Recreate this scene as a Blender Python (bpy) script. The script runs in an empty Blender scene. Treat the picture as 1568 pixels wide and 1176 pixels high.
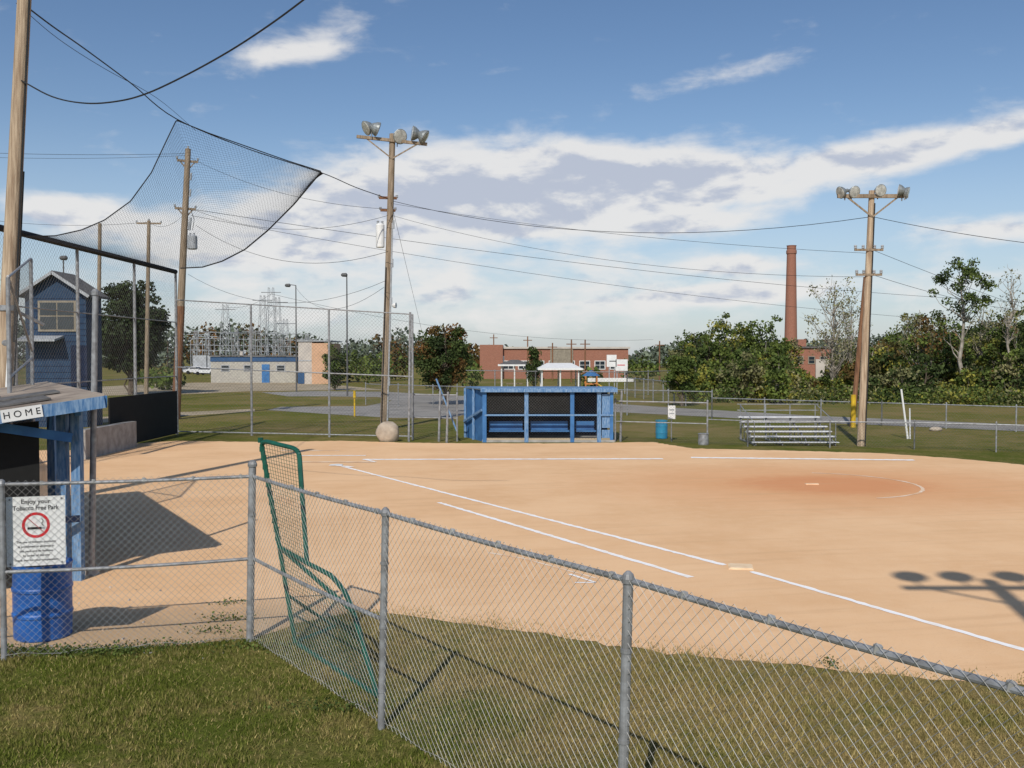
import bpy, math, random
import numpy as np
from mathutils import Vector, Matrix
random.seed(7); rng=np.random.default_rng(11)
S=bpy.context.scene
S.view_settings.view_transform='Standard'; S.view_settings.look='None'; S.view_settings.exposure=0
# ---------------------------------------------------------------- survey helpers (photo bearings -> metres)
F=1500.0; CH=3.5; PT=math.atan(43/1500.0)
def ray(u,v):
    x=(u-784)/F; y=(588-v)/F
    return Vector((x, math.cos(PT)+y*math.sin(PT), -math.sin(PT)+y*math.cos(PT)))
def G(u,v,z=0.0):
    d=ray(u,v); t=(z-CH)/d.z
    return Vector((d.x*t,d.y*t,z))
def P(u,v,Y):
    d=ray(u,v); t=Y/d.y
    return Vector((d.x*t,Y,CH+d.z*t))
# ---------------------------------------------------------------- materials
def mat(name,c1,c2=None,scale=4.0,rough=0.8,bump=0.0,bscale=None,metal=0.0,detail=4,stretch=(1,1,1),lo=0.35,hi=0.65,rand=0.0,spec=0.3,trans=0.0,alpha=None):
    m=bpy.data.materials.new(name); m.use_nodes=True; nt=m.node_tree; N=nt.nodes; L=nt.links
    b=N['Principled BSDF']; b.inputs['Roughness'].default_value=rough; b.inputs['Metallic'].default_value=metal
    b.inputs['Specular IOR Level'].default_value=spec
    if c2 is None: c2=tuple(x*0.75 for x in c1)
    tc=N.new('ShaderNodeTexCoord'); mp=N.new('ShaderNodeMapping'); mp.inputs['Scale'].default_value=stretch
    L.new(tc.outputs['Object'],mp.inputs[0])
    n=N.new('ShaderNodeTexNoise'); n.inputs['Scale'].default_value=scale; n.inputs['Detail'].default_value=detail
    L.new(mp.outputs[0],n.inputs['Vector'])
    cr=N.new('ShaderNodeValToRGB'); cr.color_ramp.elements[0].position=lo; cr.color_ramp.elements[1].position=hi
    cr.color_ramp.elements[0].color=(*c2,1); cr.color_ramp.elements[1].color=(*c1,1)
    L.new(n.outputs['Fac'],cr.inputs[0]); col=cr.outputs[0]
    if rand>0:
        g=N.new('ShaderNodeNewGeometry'); mr=N.new('ShaderNodeMapRange'); mr.inputs[3].default_value=1-rand; mr.inputs[4].default_value=1+rand
        L.new(g.outputs['Random Per Island'],mr.inputs[0])
        mx=N.new('ShaderNodeVectorMath'); mx.operation='SCALE'; L.new(col,mx.inputs[0]); L.new(mr.outputs[0],mx.inputs['Scale']); col=mx.outputs[0]
    L.new(col,b.inputs['Base Color'])
    if bump>0:
        n2=N.new('ShaderNodeTexNoise'); n2.inputs['Scale'].default_value=bscale or scale*6; n2.inputs['Detail'].default_value=4
        L.new(mp.outputs[0],n2.inputs['Vector'])
        bp=N.new('ShaderNodeBump'); bp.inputs['Strength'].default_value=bump; bp.inputs['Distance'].default_value=0.02
        L.new(n2.outputs['Fac'],bp.inputs['Height']); L.new(bp.outputs[0],b.inputs['Normal'])
    if trans>0:
        t=N.new('ShaderNodeBsdfTranslucent'); L.new(col,t.inputs[0]); ms=N.new('ShaderNodeMixShader'); ms.inputs[0].default_value=trans
        out=N['Material Output']; L.new(b.outputs[0],ms.inputs[1]); L.new(t.outputs[0],ms.inputs[2]); L.new(ms.outputs[0],out.inputs[0])
    return m
class NG:
    def __init__(s,nt): s.nt=nt
    def v(s,x,sock):
        if hasattr(x,'is_linked') or hasattr(x,'links'): s.nt.links.new(x,sock)
        else: sock.default_value=x
    def m(s,op,a,b=0.0,c=0.0,clamp=False):
        n=s.nt.nodes.new('ShaderNodeMath'); n.operation=op; n.use_clamp=clamp
        for i,x in enumerate((a,b,c)): s.v(x,n.inputs[i])
        return n.outputs[0]
    def mix(s,f,a,b):
        n=s.nt.nodes.new('ShaderNodeMix'); n.data_type='RGBA'
        s.v(f,n.inputs[0]); s.v(a,n.inputs[6]); s.v(b,n.inputs[7]); return n.outputs[2]
    def ss(s,x,lo,hi,a=0.0,b=1.0):
        n=s.nt.nodes.new('ShaderNodeMapRange'); n.interpolation_type='SMOOTHSTEP'
        s.v(x,n.inputs[0]); n.inputs[1].default_value=lo; n.inputs[2].default_value=hi; n.inputs[3].default_value=a; n.inputs[4].default_value=b
        return n.outputs[0]
    def noise(s,vec,scale,detail=6,rough=0.55,dist=0.0):
        n=s.nt.nodes.new('ShaderNodeTexNoise'); n.inputs['Scale'].default_value=scale; n.inputs['Detail'].default_value=detail
        n.inputs['Roughness'].default_value=rough; n.inputs['Distortion'].default_value=dist
        s.nt.links.new(vec,n.inputs['Vector']); return n.outputs['Fac']
    def comb(s,x,y,z=0.0):
        n=s.nt.nodes.new('ShaderNodeCombineXYZ')
        for i,q in enumerate((x,y,z)): s.v(q,n.inputs[i])
        return n.outputs[0]
    def sep(s,vec):
        n=s.nt.nodes.new('ShaderNodeSeparateXYZ'); s.nt.links.new(vec,n.inputs[0]); return n.outputs

M={}
M['galv']=mat('galvanised_steel',(0.36,0.37,0.38),(0.22,0.22,0.22),scale=9,rough=0.5,metal=0.3,bump=0.1)
M['wire']=mat('chain_link_wire',(0.42,0.42,0.40),(0.28,0.27,0.25),scale=3,rough=0.55,metal=0.2,detail=1)
M['wired']=mat('weathered_chain_link',(0.20,0.20,0.195),(0.13,0.13,0.125),scale=1,rough=0.7,metal=0.2,detail=1)
M['wood']=mat('weathered_pole_wood',(0.36,0.28,0.20),(0.20,0.15,0.10),scale=3,stretch=(6,6,0.5),rough=0.9,bump=0.5)
M['woodlight']=mat('pale_pole_wood',(0.55,0.43,0.30),(0.30,0.21,0.14),scale=3,stretch=(6,6,0.4),rough=0.9,bump=0.5)
M['wooddark']=mat('dark_pole_wood',(0.28,0.14,0.075),(0.14,0.07,0.04),scale=3,stretch=(6,6,0.5),rough=0.9,bump=0.4)
M['black']=mat('black_net_cord',(0.02,0.022,0.025),rough=0.8)
M['cable']=mat('black_cable',(0.03,0.03,0.03),rough=0.6,detail=1)
M['net']=mat('backstop_net_cord',(0.035,0.04,0.05),rough=0.9,detail=1)
M['blue']=mat('blue_painted_wood',(0.060,0.19,0.42),(0.04,0.13,0.31),scale=2.5,rough=0.75,bump=0.2)
M['bluew']=mat('weathered_blue_paint',(0.22,0.34,0.50),(0.065,0.17,0.35),scale=9,stretch=(3,3,0.6),rough=0.85,bump=0.4)
M['bluehouse']=mat('press_box_siding',(0.022,0.055,0.11),(0.017,0.04,0.085),scale=3,rough=0.7)
M['bluestripe']=mat('blue_parapet_stripe',(0.04,0.10,0.22),(0.03,0.08,0.17),scale=1,rough=0.7)
M['bluedark']=mat('dugout_shade_blue',(0.012,0.022,0.055),(0.008,0.014,0.035),scale=3,rough=0.8)  # near-black blue: shade of the dugout interiors put into the colour
M['drum']=mat('blue_plastic_drum',(0.02,0.14,0.48),(0.015,0.09,0.33),scale=3,rough=0.45,spec=0.5)
M['teal']=mat('teal_drum',(0.03,0.28,0.45),(0.02,0.2,0.36),scale=3,rough=0.5)
M['green']=mat('green_painted_pipe',(0.010,0.11,0.07),(0.007,0.075,0.05),scale=8,rough=0.45,spec=0.5)
M['gnet']=mat('green_net_cord',(0.013,0.10,0.065),rough=0.9,detail=1)
M['white']=mat('white_paint',(0.8,0.8,0.78),(0.7,0.7,0.68),scale=4,rough=0.6)
M['red']=mat('sign_red',(0.65,0.03,0.04),rough=0.5)
M['ink']=mat('sign_black_ink',(0.02,0.02,0.02),rough=0.6)
M['chalk']=mat('chalk_line',(0.95,0.93,0.90),(0.88,0.80,0.70),scale=3.5,rough=0.95,lo=0.3,hi=0.5)
M['chalkf']=mat('worn_chalk',(0.88,0.72,0.55),(0.76,0.50,0.30),scale=2.0,rough=0.95,lo=0.4,hi=0.6)
M['dust']=mat('dusty_base_cover',(0.86,0.68,0.46),(0.75,0.54,0.34),scale=5,rough=0.95)
M['asphalt']=mat('worn_asphalt',(0.33,0.31,0.28),(0.24,0.225,0.205),scale=0.5,rough=0.95)
M['gravel']=mat('tan_gravel',(0.44,0.36,0.25),(0.31,0.25,0.16),scale=0.4,rough=0.95)
M['shingle']=mat('roof_shingle',(0.16,0.155,0.15),(0.09,0.085,0.08),scale=6,rough=0.9)
M['ply']=mat('plywood_roof_sheet',(0.40,0.33,0.26),(0.20,0.16,0.13),scale=1.6,rough=0.9,bump=0.3)
M['glass']=mat('window_glass',(0.03,0.04,0.05),rough=0.1,spec=0.8)
M['cream']=mat('window_frame_cream',(0.30,0.26,0.20),rough=0.7)
M['concrete']=mat('concrete',(0.42,0.40,0.37),(0.28,0.265,0.24),scale=3,rough=0.9,bump=0.3)
M['stucco']=mat('peach_stucco',(0.62,0.38,0.24),(0.54,0.33,0.2),scale=1,rough=0.9)
M['lightstucco']=mat('light_stucco',(0.55,0.50,0.44),(0.45,0.41,0.37),scale=1,rough=0.9)
M['alu']=mat('aluminium_plank',(0.74,0.75,0.76),(0.6,0.6,0.62),scale=5,rough=0.5,metal=0.15)
M['lens']=mat('lamp_glass',(0.60,0.60,0.55),(0.35,0.35,0.32),scale=8,rough=0.15,spec=0.8)
M['lampm']=mat('lamp_housing',(0.35,0.37,0.36),(0.22,0.24,0.24),scale=8,rough=0.4,metal=0.4)
M['grey']=mat('grey_enamel',(0.42,0.44,0.46),rough=0.5)
M['dgrey']=mat('dark_lamp_post',(0.12,0.12,0.12),rough=0.6)
M['yellow']=mat('yellow_plastic',(0.7,0.45,0.03),rough=0.6)
M['rock']=mat('boulder_stone',(0.50,0.43,0.34),(0.34,0.28,0.22),scale=3,rough=0.95,bump=0.6)
M['bark']=mat('tree_bark',(0.15,0.12,0.09),(0.08,0.06,0.045),scale=5,stretch=(4,4,.6),rough=0.95,detail=2)
M['barkp']=mat('pale_bark',(0.40,0.36,0.30),(0.22,0.19,0.15),scale=2,rough=0.95,detail=2)
M['tarp']=mat('black_windscreen',(0.012,0.013,0.013),rough=0.8)
M['tyre']=mat('tyre_rubber',(0.02,0.02,0.02),rough=0.9)
M['steel']=mat('substation_steel',(0.42,0.44,0.46),(0.32,0.33,0.34),scale=1,rough=0.6,detail=1)
def leafmat(n,a,b,t=0.2): return mat(n,a,b,scale=0.45,detail=2,rough=0.7,rand=0.45,trans=t,lo=0.38,hi=0.62,spec=0.15)
M['lf_dark']=leafmat('leaves_dark_green',(0.070,0.098,0.028),(0.038,0.058,0.020))
M['lf_black']=leafmat('leaves_deep_green',(0.045,0.065,0.022),(0.022,0.035,0.014),.1)
M['lf_mid']=leafmat('leaves_green',(0.14,0.18,0.040),(0.075,0.11,0.028))
M['lf_yel']=leafmat('leaves_yellow_green',(0.30,0.27,0.05),(0.16,0.175,0.038))
M['lf_rust']=leafmat('leaves_rust',(0.20,0.10,0.035),(0.085,0.08,0.026))
M['lf_haze']=leafmat('leaves_distant_hazed',(0.13,0.155,0.105),(0.09,0.115,0.085),0)  # aerial haze put into the leaf colour: paler, muted green
M['lf_pale']=leafmat('leaves_pale',(0.27,0.25,0.12),(0.16,0.165,0.07))
def brickmat(name,c1,c2,mort,scale=3.0):
    m=bpy.data.materials.new(name); m.use_nodes=True; N=m.node_tree.nodes; L=m.node_tree.links; b=N['Principled BSDF']
    tc=N.new('ShaderNodeTexCoord'); mp=N.new('ShaderNodeMapping'); mp.inputs['Rotation'].default_value=(math.radians(90),0,0)
    L.new(tc.outputs['Object'],mp.inputs[0]); br=N.new('ShaderNodeTexBrick'); L.new(mp.outputs[0],br.inputs[0])
    br.inputs['Color1'].default_value=(*c1,1); br.inputs['Color2'].default_value=(*c2,1); br.inputs['Mortar'].default_value=(*mort,1)
    br.inputs['Scale'].default_value=scale; br.inputs['Mortar Size'].default_value=0.012; L.new(br.outputs[0],b.inputs['Base Color']); b.inputs['Roughness'].default_value=0.9
    return m
M['brick']=brickmat('red_brick',(0.34,0.14,0.09),(0.27,0.11,0.07),(0.3,0.2,0.15))
M['block']=brickmat('cinder_block',(0.46,0.44,0.38),(0.38,0.36,0.32),(0.3,0.28,0.25),1.2)
# ---------------------------------------------------------------- mesh builder
class MB:
    def __init__(s): s.v=[]; s.f=[]; s.mi=[]; s.mats=[]
    def mid(s,k):
        if k not in s.mats: s.mats.append(k)
        return s.mats.index(k)
    def add(s,vs,fs,k):
        o=len(s.v); i=s.mid(k); s.v.extend([tuple(x) for x in vs])
        for q in fs: s.f.append(tuple(a+o for a in q)); s.mi.append(i)
    def tube(s,a,b,r0,r1=None,n=8,k='galv',cap=True):
        a=Vector(a); b=Vector(b); r1=r0 if r1 is None else r1; d=(b-a)
        if d.length<1e-6: return
        d.normalize(); t=Vector((0,0,1)) if abs(d.z)<0.9 else Vector((1,0,0)); x=d.cross(t).normalized(); y=d.cross(x)
        vs=[]
        for c,r in((a,r0),(b,r1)):
            for i in range(n):
                w=2*math.pi*i/n; vs.append(c+x*(r*math.cos(w))+y*(r*math.sin(w)))
        fs=[(i,(i+1)%n,n+(i+1)%n,n+i) for i in range(n)]
        if cap and n>3: fs+= [tuple(range(n))[::-1],tuple(range(n,2*n))]
        s.add(vs,fs,k)
    def stube(s,a,b,r,k,seg=0.35):
        a=Vector(a);b=Vector(b);n=max(1,int((b-a).length/seg))
        for i in range(n): s.tube(a.lerp(b,i/n),a.lerp(b,(i+1)/n),r,r,3,k,False)
    def path(s,pts,r,n=6,k='galv'):
        for a,b in zip(pts[:-1],pts[1:]): s.tube(a,b,r,r,n,k,cap=(n>4))
    def lathe(s,o,axis,prof,k,n=14):
        o=Vector(o); d=Vector(axis).normalized(); t=Vector((0,0,1)) if abs(d.z)<0.9 else Vector((1,0,0)); x=d.cross(t).normalized(); y=d.cross(x)
        vs=[]
        for (h,r) in prof:
            for i in range(n):
                w=2*math.pi*i/n; vs.append(o+d*h+x*(r*math.cos(w))+y*(r*math.sin(w)))
        fs=[(j*n+i,j*n+(i+1)%n,(j+1)*n+(i+1)%n,(j+1)*n+i) for j in range(len(prof)-1) for i in range(n)]
        fs+=[tuple(range(n))[::-1],tuple(range((len(prof)-1)*n,len(prof)*n))]
        s.add(vs,fs,k)
    def beam(s,a,b,w,h,k,up=(0,0,1)):
        a=Vector(a); b=Vector(b); d=(b-a).normalized(); up=Vector(up)
        if abs(d.dot(up))>0.95: up=Vector((0,1,0))
        x=d.cross(up).normalized()*(w/2); y=x.normalized().cross(d).normalized()*(h/2)
        vs=[c+sx*x+sy*y for c in(a,b) for sx,sy in((-1,-1),(1,-1),(1,1),(-1,1))]
        s.add(vs,[(0,1,2,3),(7,6,5,4),(0,4,5,1),(1,5,6,2),(2,6,7,3),(3,7,4,0)],k)
    def box(s,c,size,k,rz=0.0):
        R=Matrix.Rotation(rz,3,'Z'); c=Vector(c); x,y,z=[q/2 for q in size]
        vs=[c+R@Vector((sx*x,sy*y,sz*z)) for sz in(-1,1) for sx,sy in((-1,-1),(1,-1),(1,1),(-1,1))]
        s.add(vs,[(3,2,1,0),(4,5,6,7),(0,1,5,4),(1,2,6,5),(2,3,7,6),(3,0,4,7)],k)
    def prism(s,poly,z0,z1,k,ktop=None):
        n=len(poly); vs=[(p[0],p[1],z0) for p in poly]+[(p[0],p[1],z1) for p in poly]
        s.add(vs,[(i,(i+1)%n,n+(i+1)%n,n+i) for i in range(n)]+[tuple(range(n))[::-1]],k)
        s.add([(p[0],p[1],z1) for p in poly],[tuple(range(n))],ktop or k)
    def slab(s,q,t,k):   # q: 4 top corner points ; thickness down
        vs=[Vector(p) for p in q]+[Vector(p)-Vector((0,0,t)) for p in q]
        s.add(vs,[(0,1,2,3),(7,6,5,4),(0,4,5,1),(1,5,6,2),(2,6,7,3),(3,7,4,0)],k)
    def chain(s,p0,p1,z0,z1,cell,r,k='wire',z1b=None,seg=0.35):
        p0=Vector((p0[0],p0[1])); p1=Vector((p1[0],p1[1])); L=(p1-p0).length; d=(p1-p0)/L; H=z1-z0
        def pt(a,h):
            hh=h if z1b is None else h*(1+(z1b-z1)/H*(a/L))
            return (p0.x+d.x*a,p0.y+d.y*a,z0+hh)
        x=-H
        while x<L:
            a0,h0=(x,0) if x>=0 else (0,-x); a1=min(x+H,L); h1=a1-x
            if a1>a0+1e-3:
                s.stube(pt(a0,h0),pt(a1,h1),r,k,seg); s.stube(pt(a0,H-h0),pt(a1,H-h1),r,k,seg)
            x+=cell
    def quadnet(s,a,b,c,d,nu,nv,r,k):
        a,b,c,d=map(Vector,(a,b,c,d))
        for i in range(nu+1):
            t=i/nu; s.stube(a.lerp(b,t),d.lerp(c,t),r,k)
        for i in range(nv+1):
            t=i/nv; s.stube(a.lerp(d,t),b.lerp(c,t),r,k)
    def make(s,name,smooth=False):
        me=bpy.data.meshes.new(name); me.from_pydata(s.v,[],s.f)
        for k in s.mats: me.materials.append(M[k])
        me.polygons.foreach_set('material_index',s.mi)
        if smooth: me.polygons.foreach_set('use_smooth',[True]*len(s.f))
        me.update(); o=bpy.data.objects.new(name,me); S.collection.objects.link(o); return o
    def leaves(s,cent,size,k,flat=0.0):
        n=len(cent); a=rng.normal(size=(n,3)); a/=np.linalg.norm(a,axis=1)[:,None]; b=rng.normal(size=(n,3)); b-=a*(a*b).sum(1)[:,None]; b/=np.linalg.norm(b,axis=1)[:,None]
        sz=(size*rng.uniform(0.6,1.3,n))[:,None]; a=a*sz*0.5; b=b*sz*0.38
        V=np.stack([cent-a,cent-b*0.9,cent+a,cent+b],1).reshape(-1,3)
        o=len(s.v); i=s.mid(k); s.v.extend(map(tuple,V.tolist()))
        s.f.extend([(o+4*j,o+4*j+1,o+4*j+2,o+4*j+3) for j in range(n)]); s.mi.extend([i]*n)

def flat(name,poly,z,m):
    me=bpy.data.meshes.new(name); me.from_pydata([(p[0],p[1],z) for p in poly],[],[tuple(range(len(poly)))])
    me.materials.append(m); o=bpy.data.objects.new(name,me); S.collection.objects.link(o)
    if me.polygons[0].normal.z<0: me.flip_normals()
    return o
# ---------------------------------------------------------------- ground
FN=(0.818,0.575); FO=(-3.17,11.93)     # normal of the near fence line
def grassmat(name,blade):
    m=bpy.data.materials.new(name); m.use_nodes=True; nt=m.node_tree; g=NG(nt); b=nt.nodes['Principled BSDF']
    geo=nt.nodes.new('ShaderNodeNewGeometry'); pos=geo.outputs['Position']; x,y,z=g.sep(pos)
    s=g.m('ADD',g.m('MULTIPLY',g.m('SUBTRACT',x,FO[0]),FN[0]),g.m('MULTIPLY',g.m('SUBTRACT',y,FO[1]),FN[1]))
    near=g.m('MULTIPLY',g.ss(s,-0.6,2.2),g.ss(y,17,14))
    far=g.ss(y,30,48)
    n1=g.noise(pos,0.9,4); n2=g.noise(pos,7,4); n3=g.noise(pos,0.12,4)
    dry=g.m('ADD',g.m('MULTIPLY',near,0.20),g.m('ADD',g.m('MULTIPLY',n1,0.60),g.m('MULTIPLY',n2,0.50)))
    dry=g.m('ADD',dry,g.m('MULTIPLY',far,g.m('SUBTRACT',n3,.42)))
    dry=g.ss(dry,0.44,0.86)
    green=g.mix(n3,(0.060,0.088,0.014,1),(0.135,0.15,0.026,1))
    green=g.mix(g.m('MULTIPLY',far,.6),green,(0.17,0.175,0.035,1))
    col=g.mix(dry,green,(0.27,0.205,0.085,1))
    if blade:
        rp=geo.outputs['Random Per Island']; col=g.mix(g.ss(rp,0.74,0.93,0,0.8),col,(0.38,0.30,0.13,1))
        sc=nt.nodes.new('ShaderNodeVectorMath'); sc.operation='SCALE'; nt.links.new(col,sc.inputs[0])
        g.v(g.m('ADD',0.75,g.m('MULTIPLY',g.m('FRACT',g.m('MULTIPLY',rp,7.3)),0.7)),sc.inputs['Scale']); col=sc.outputs[0]
    else:
        fine=g.noise(pos,28,3,0.7); col2=g.mix(g.ss(fine,0.3,0.7),(0,0,0,1),col); col=g.mix(0.76,col2,col)
        bp=nt.nodes.new('ShaderNodeBump'); bp.inputs['Strength'].default_value=0.5; bp.inputs['Distance'].default_value=0.05
        nt.links.new(fine,bp.inputs['Height']); nt.links.new(bp.outputs[0],b.inputs['Normal'])
    nt.links.new(col,b.inputs['Base Color']); b.inputs['Roughness'].default_value=1.0; b.inputs['Specular IOR Level'].default_value=0.03
    return m
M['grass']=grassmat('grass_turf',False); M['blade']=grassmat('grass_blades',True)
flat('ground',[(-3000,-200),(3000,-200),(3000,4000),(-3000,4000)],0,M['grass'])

pc=G(1243,742)
def dirtmat():
    m=bpy.data.materials.new('infield_clay'); m.use_nodes=True; nt=m.node_tree; g=NG(nt); b=nt.nodes['Principled BSDF']
    geo=nt.nodes.new('ShaderNodeNewGeometry'); pos=geo.outputs['Position']; x,y,z=g.sep(pos)
    n1=g.noise(pos,0.35,4,0.6); n2=g.noise(pos,3.0,5,0.6); n3=g.noise(pos,30,3,0.7)
    rot=g.comb(g.m('ADD',g.m('MULTIPLY',x,0.25),g.m('MULTIPLY',y,0.1)),g.m('SUBTRACT',g.m('MULTIPLY',y,3.0),g.m('MULTIPLY',x,0.6)))
    n4=g.noise(rot,0.9,4,0.6)
    col=g.mix(g.ss(n1,0.3,0.7),(0.77,0.475,0.255,1),(0.86,0.56,0.32,1))
    col=g.mix(g.ss(n2,0.35,0.8,0,0.35),col,(0.86,0.59,0.36,1))
    dx=g.m('SUBTRACT',x,pc.x+0.6); dy=g.m('SUBTRACT',y,pc.y)
    r=g.m('SQRT',g.m('ADD',g.m('MULTIPLY',dx,dx),g.m('MULTIPLY',g.m('MULTIPLY',dy,dy),1.7)))
    r=g.m('ADD',r,g.m('MULTIPLY',n2,1.3))
    col=g.mix(g.ss(r,9.5,3.0,0,0.62),col,(0.72,0.35,0.16,1))
    col=g.mix(g.ss(r,4.1,2.0,0,0.55),col,(0.64,0.24,0.10,1))
    col=g.mix(g.ss(n4,0.5,0.75,0,0.36),col,(0.64,0.39,0.21,1))
    col=g.mix(g.ss(n3,0.55,0.8,0,0.32),col,(0.52,0.32,0.19,1))
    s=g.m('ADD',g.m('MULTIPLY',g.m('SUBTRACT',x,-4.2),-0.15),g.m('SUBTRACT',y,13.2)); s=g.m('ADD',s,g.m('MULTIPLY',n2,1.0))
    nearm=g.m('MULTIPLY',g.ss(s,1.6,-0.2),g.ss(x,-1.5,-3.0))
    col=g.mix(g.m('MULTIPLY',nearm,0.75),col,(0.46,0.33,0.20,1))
    nt.links.new(col,b.inputs['Base Color']); b.inputs['Roughness'].default_value=0.95; b.inputs['Specular IOR Level'].default_value=0.05
    bp=nt.nodes.new('ShaderNodeBump'); bp.inputs['Strength'].default_value=0.35; bp.inputs['Distance'].default_value=0.02
    nt.links.new(n3,bp.inputs['Height']); nt.links.new(bp.outputs[0],b.inputs['Normal'])
    return m
edge=[(-140,690),(60,690),(145,689),(200,680),(270,675),(400,677),(520,675),(620,678),(700,679),(860,679),(1000,677),(1030,682),(1060,687),(1200,690),(1340,694),(1450,701),(1568,712),(1760,730),
 (1900,800),(1900,1070),(1700,1060),(1568,1050),(1400,1037),(1250,1022),(1100,1008),(1000,996),(850,974),(750,960),(660,948),(600,940),(545,938),(500,946),(440,962),(380,978),(320,984),(240,990),(150,993),(60,1000),(-60,1008),(-300,1000)]
base=[G(u,v) for u,v in edge]; poly=[]
for i in range(len(base)):
    a=base[i]; b=base[(i+1)%len(base)]; L=(b-a).length; n=max(1,int(L/0.18)); nr=Vector((-(b-a).y,(b-a).x,0)).normalized()
    for j in range(n):
        q=a.lerp(b,j/n); poly.append(q+nr*random.gauss(0,0.045)*(1 if 0<j else 0.3))
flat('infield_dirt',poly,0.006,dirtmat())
DP=np.array([(p.x,p.y) for p in poly])
def inside(x,y,PG):
    r=np.zeros(len(x),bool); n=len(PG); j=n-1
    for i in range(n):
        xi,yi=PG[i]; xj,yj=PG[j]
        c=((yi>y)!=(yj>y)); 
        with np.errstate(divide='ignore',invalid='ignore'):
            xs=(xj-xi)*(y-yi)/(yj-yi+1e-12)+xi
        r^=(c&(x<xs)); j=i
    return r
n=430000; X=rng.uniform(-8,8,n); Y=rng.uniform(8.0,14.6,n)
jit=rng.normal(0,0.17,n)
k=(np.abs(X)<0.56*Y+0.3)&(~inside(X+jit,Y+jit,DP))
cl=np.sin(X*3.1+1.3*np.sin(Y*2.3))*np.cos(Y*2.7+np.sin(X*4.1))
k&=(rng.uniform(-1.6,1,n)<cl+0.35)
X=X[k];Y=Y[k]; n=len(X); cl=cl[k]
h=rng.uniform(0.018,0.05,n)*(1+0.35*cl); an=rng.uniform(0,6.28,n); w=rng.uniform(0.003,0.007,n); lean=rng.normal(0,0.018,(n,2))
V=np.empty((n,3,3)); V[:,0]=np.stack([X-w*np.cos(an),Y-w*np.sin(an),np.zeros(n)],1); V[:,1]=np.stack([X+w*np.cos(an),Y+w*np.sin(an),np.zeros(n)],1)
V[:,2]=np.stack([X+lean[:,0],Y+lean[:,1],h],1)
me=bpy.data.meshes.new('grass'); me.vertices.add(3*n); me.vertices.foreach_set('co',V.reshape(-1))
me.loops.add(3*n); me.loops.foreach_set('vertex_index',np.arange(3*n,dtype=np.int32)); me.polygons.add(n); me.polygons.foreach_set('loop_start',np.arange(0,3*n,3,dtype=np.int32)); me.polygons.foreach_set('loop_total',np.full(n,3,dtype=np.int32))
me.update(calc_edges=True); me.materials.append(M['blade']); o=bpy.data.objects.new('grass',me); S.collection.objects.link(o)
mb=MB()
for (u,v,c,sp) in [(35,1000,700,0.45),(110,1003,700,0.4),(180,998,250,0.35),(345,950,150,0.2),(352,925,60,0.14),(250,992,200,0.3),(330,968,120,0.25),(1270,1018,60,0.06),(405,992,250,0.25),(520,1085,300,0.4)]:
    p=G(u,v); q=np.stack([rng.normal(p.x,sp,c),rng.normal(p.y,0.09,c),np.abs(rng.normal(0.0,0.035,c))+0.01],1); mb.leaves(q,0.035,'lf_mid')
mb.make('weeds')
mb=MB()
for i in range(60):
    u=random.uniform(20,560); v=random.uniform(900,1010); p=G(u,v); s_=random.uniform(.008,.022); mb.box((p.x,p.y,s_*.5+.006),(s_*1.6,s_,s_),random.choice(['rock','concrete','lightstucco']),random.uniform(0,3))
mb.make('pebbles')
# chalk lines
def line(mb,pts,w,z=0.011,k='chalk'):
    for a,b in zip(pts[:-1],pts[1:]):
        a=G(*a);b=G(*b); L=(b-a).length; d=(b-a)/L; nr=Vector((-d.y,d.x,0)); n=max(2,int(L/0.12)); vs=[]
        for i in range(n+1):
            q=a.lerp(b,i/n); w1=w*(0.5+random.uniform(-.14,.14)); w2=w*(0.5+random.uniform(-.14,.14)); vs+=[(q.x+nr.x*w1,q.y+nr.y*w1,z),(q.x-nr.x*w2,q.y-nr.y*w2,z)]
        mb.add(vs,[(2*i,2*i+1,2*i+3,2*i+2) for i in range(n)],k)
mb=MB()
line(mb,[(515,712),(1110,866)],0.12); line(mb,[(1150,876),(1620,1011)],0.11)
line(mb,[(672,770),(1058,885)],0.12,0.012)
line(mb,[(556,704),(1015,703)],0.30,0.014); line(mb,[(1058,701),(1400,705)],0.34,0.014)
line(mb,[(748,847),(802,856)],0.06,.011,'chalkf'); line(mb,[(802,856),(912,886)],0.05,.011,'chalkf'); line(mb,[(872,880),(912,893),(880,893)],0.06,0.013)
line(mb,[(430,690),(520,690)],0.22,0.012,'chalkf'); line(mb,[(455,698),(560,698)],0.2,0.014); line(mb,[(460,708),(575,708)],0.2,0.017,'chalkf')
line(mb,[(540,716),(512,713)],0.2,0.019); line(mb,[(556,704),(575,708)],0.12,0.021)
mb.make('chalk_lines')
mb=MB(); n=64; vs=[]; R_=2.7
for i in range(n+1):
    w_=math.radians(-75+150*i/n)
    for r_ in(R_-.05,R_+.04+random.uniform(-.02,.02)): vs.append((pc.x+.1+r_*math.cos(w_),pc.y+r_*math.sin(w_),.012))
mb.add(vs,[(2*i,2*i+1,2*i+3,2*i+2) for i in range(n)],'chalkf'); mb.make('pitching_circle')
def bag(u,v,s,nm,k='white',h=0.07):
    p=G(u,v); mb=MB(); a=0.6; c=[Vector((math.cos(a+i*math.pi/2),math.sin(a+i*math.pi/2),0))*s*0.7 for i in range(4)]
    mb.prism([p+q for q in c],0.006,h*0.6,k); mb.prism([p+q*0.88 for q in c],h*0.6+0.001,h,k); return mb.make(nm)
bag(1134,869,0.40,'first_base','dust',.03)
mb=MB(); p=G(515,713); mb.prism([(p.x-.2,p.y-.2),(p.x+.2,p.y-.2),(p.x+.2,p.y+.1),(p.x,p.y+.25),(p.x-.2,p.y+.1)],0.024,0.034,'white'); mb.make('home_plate')
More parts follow.
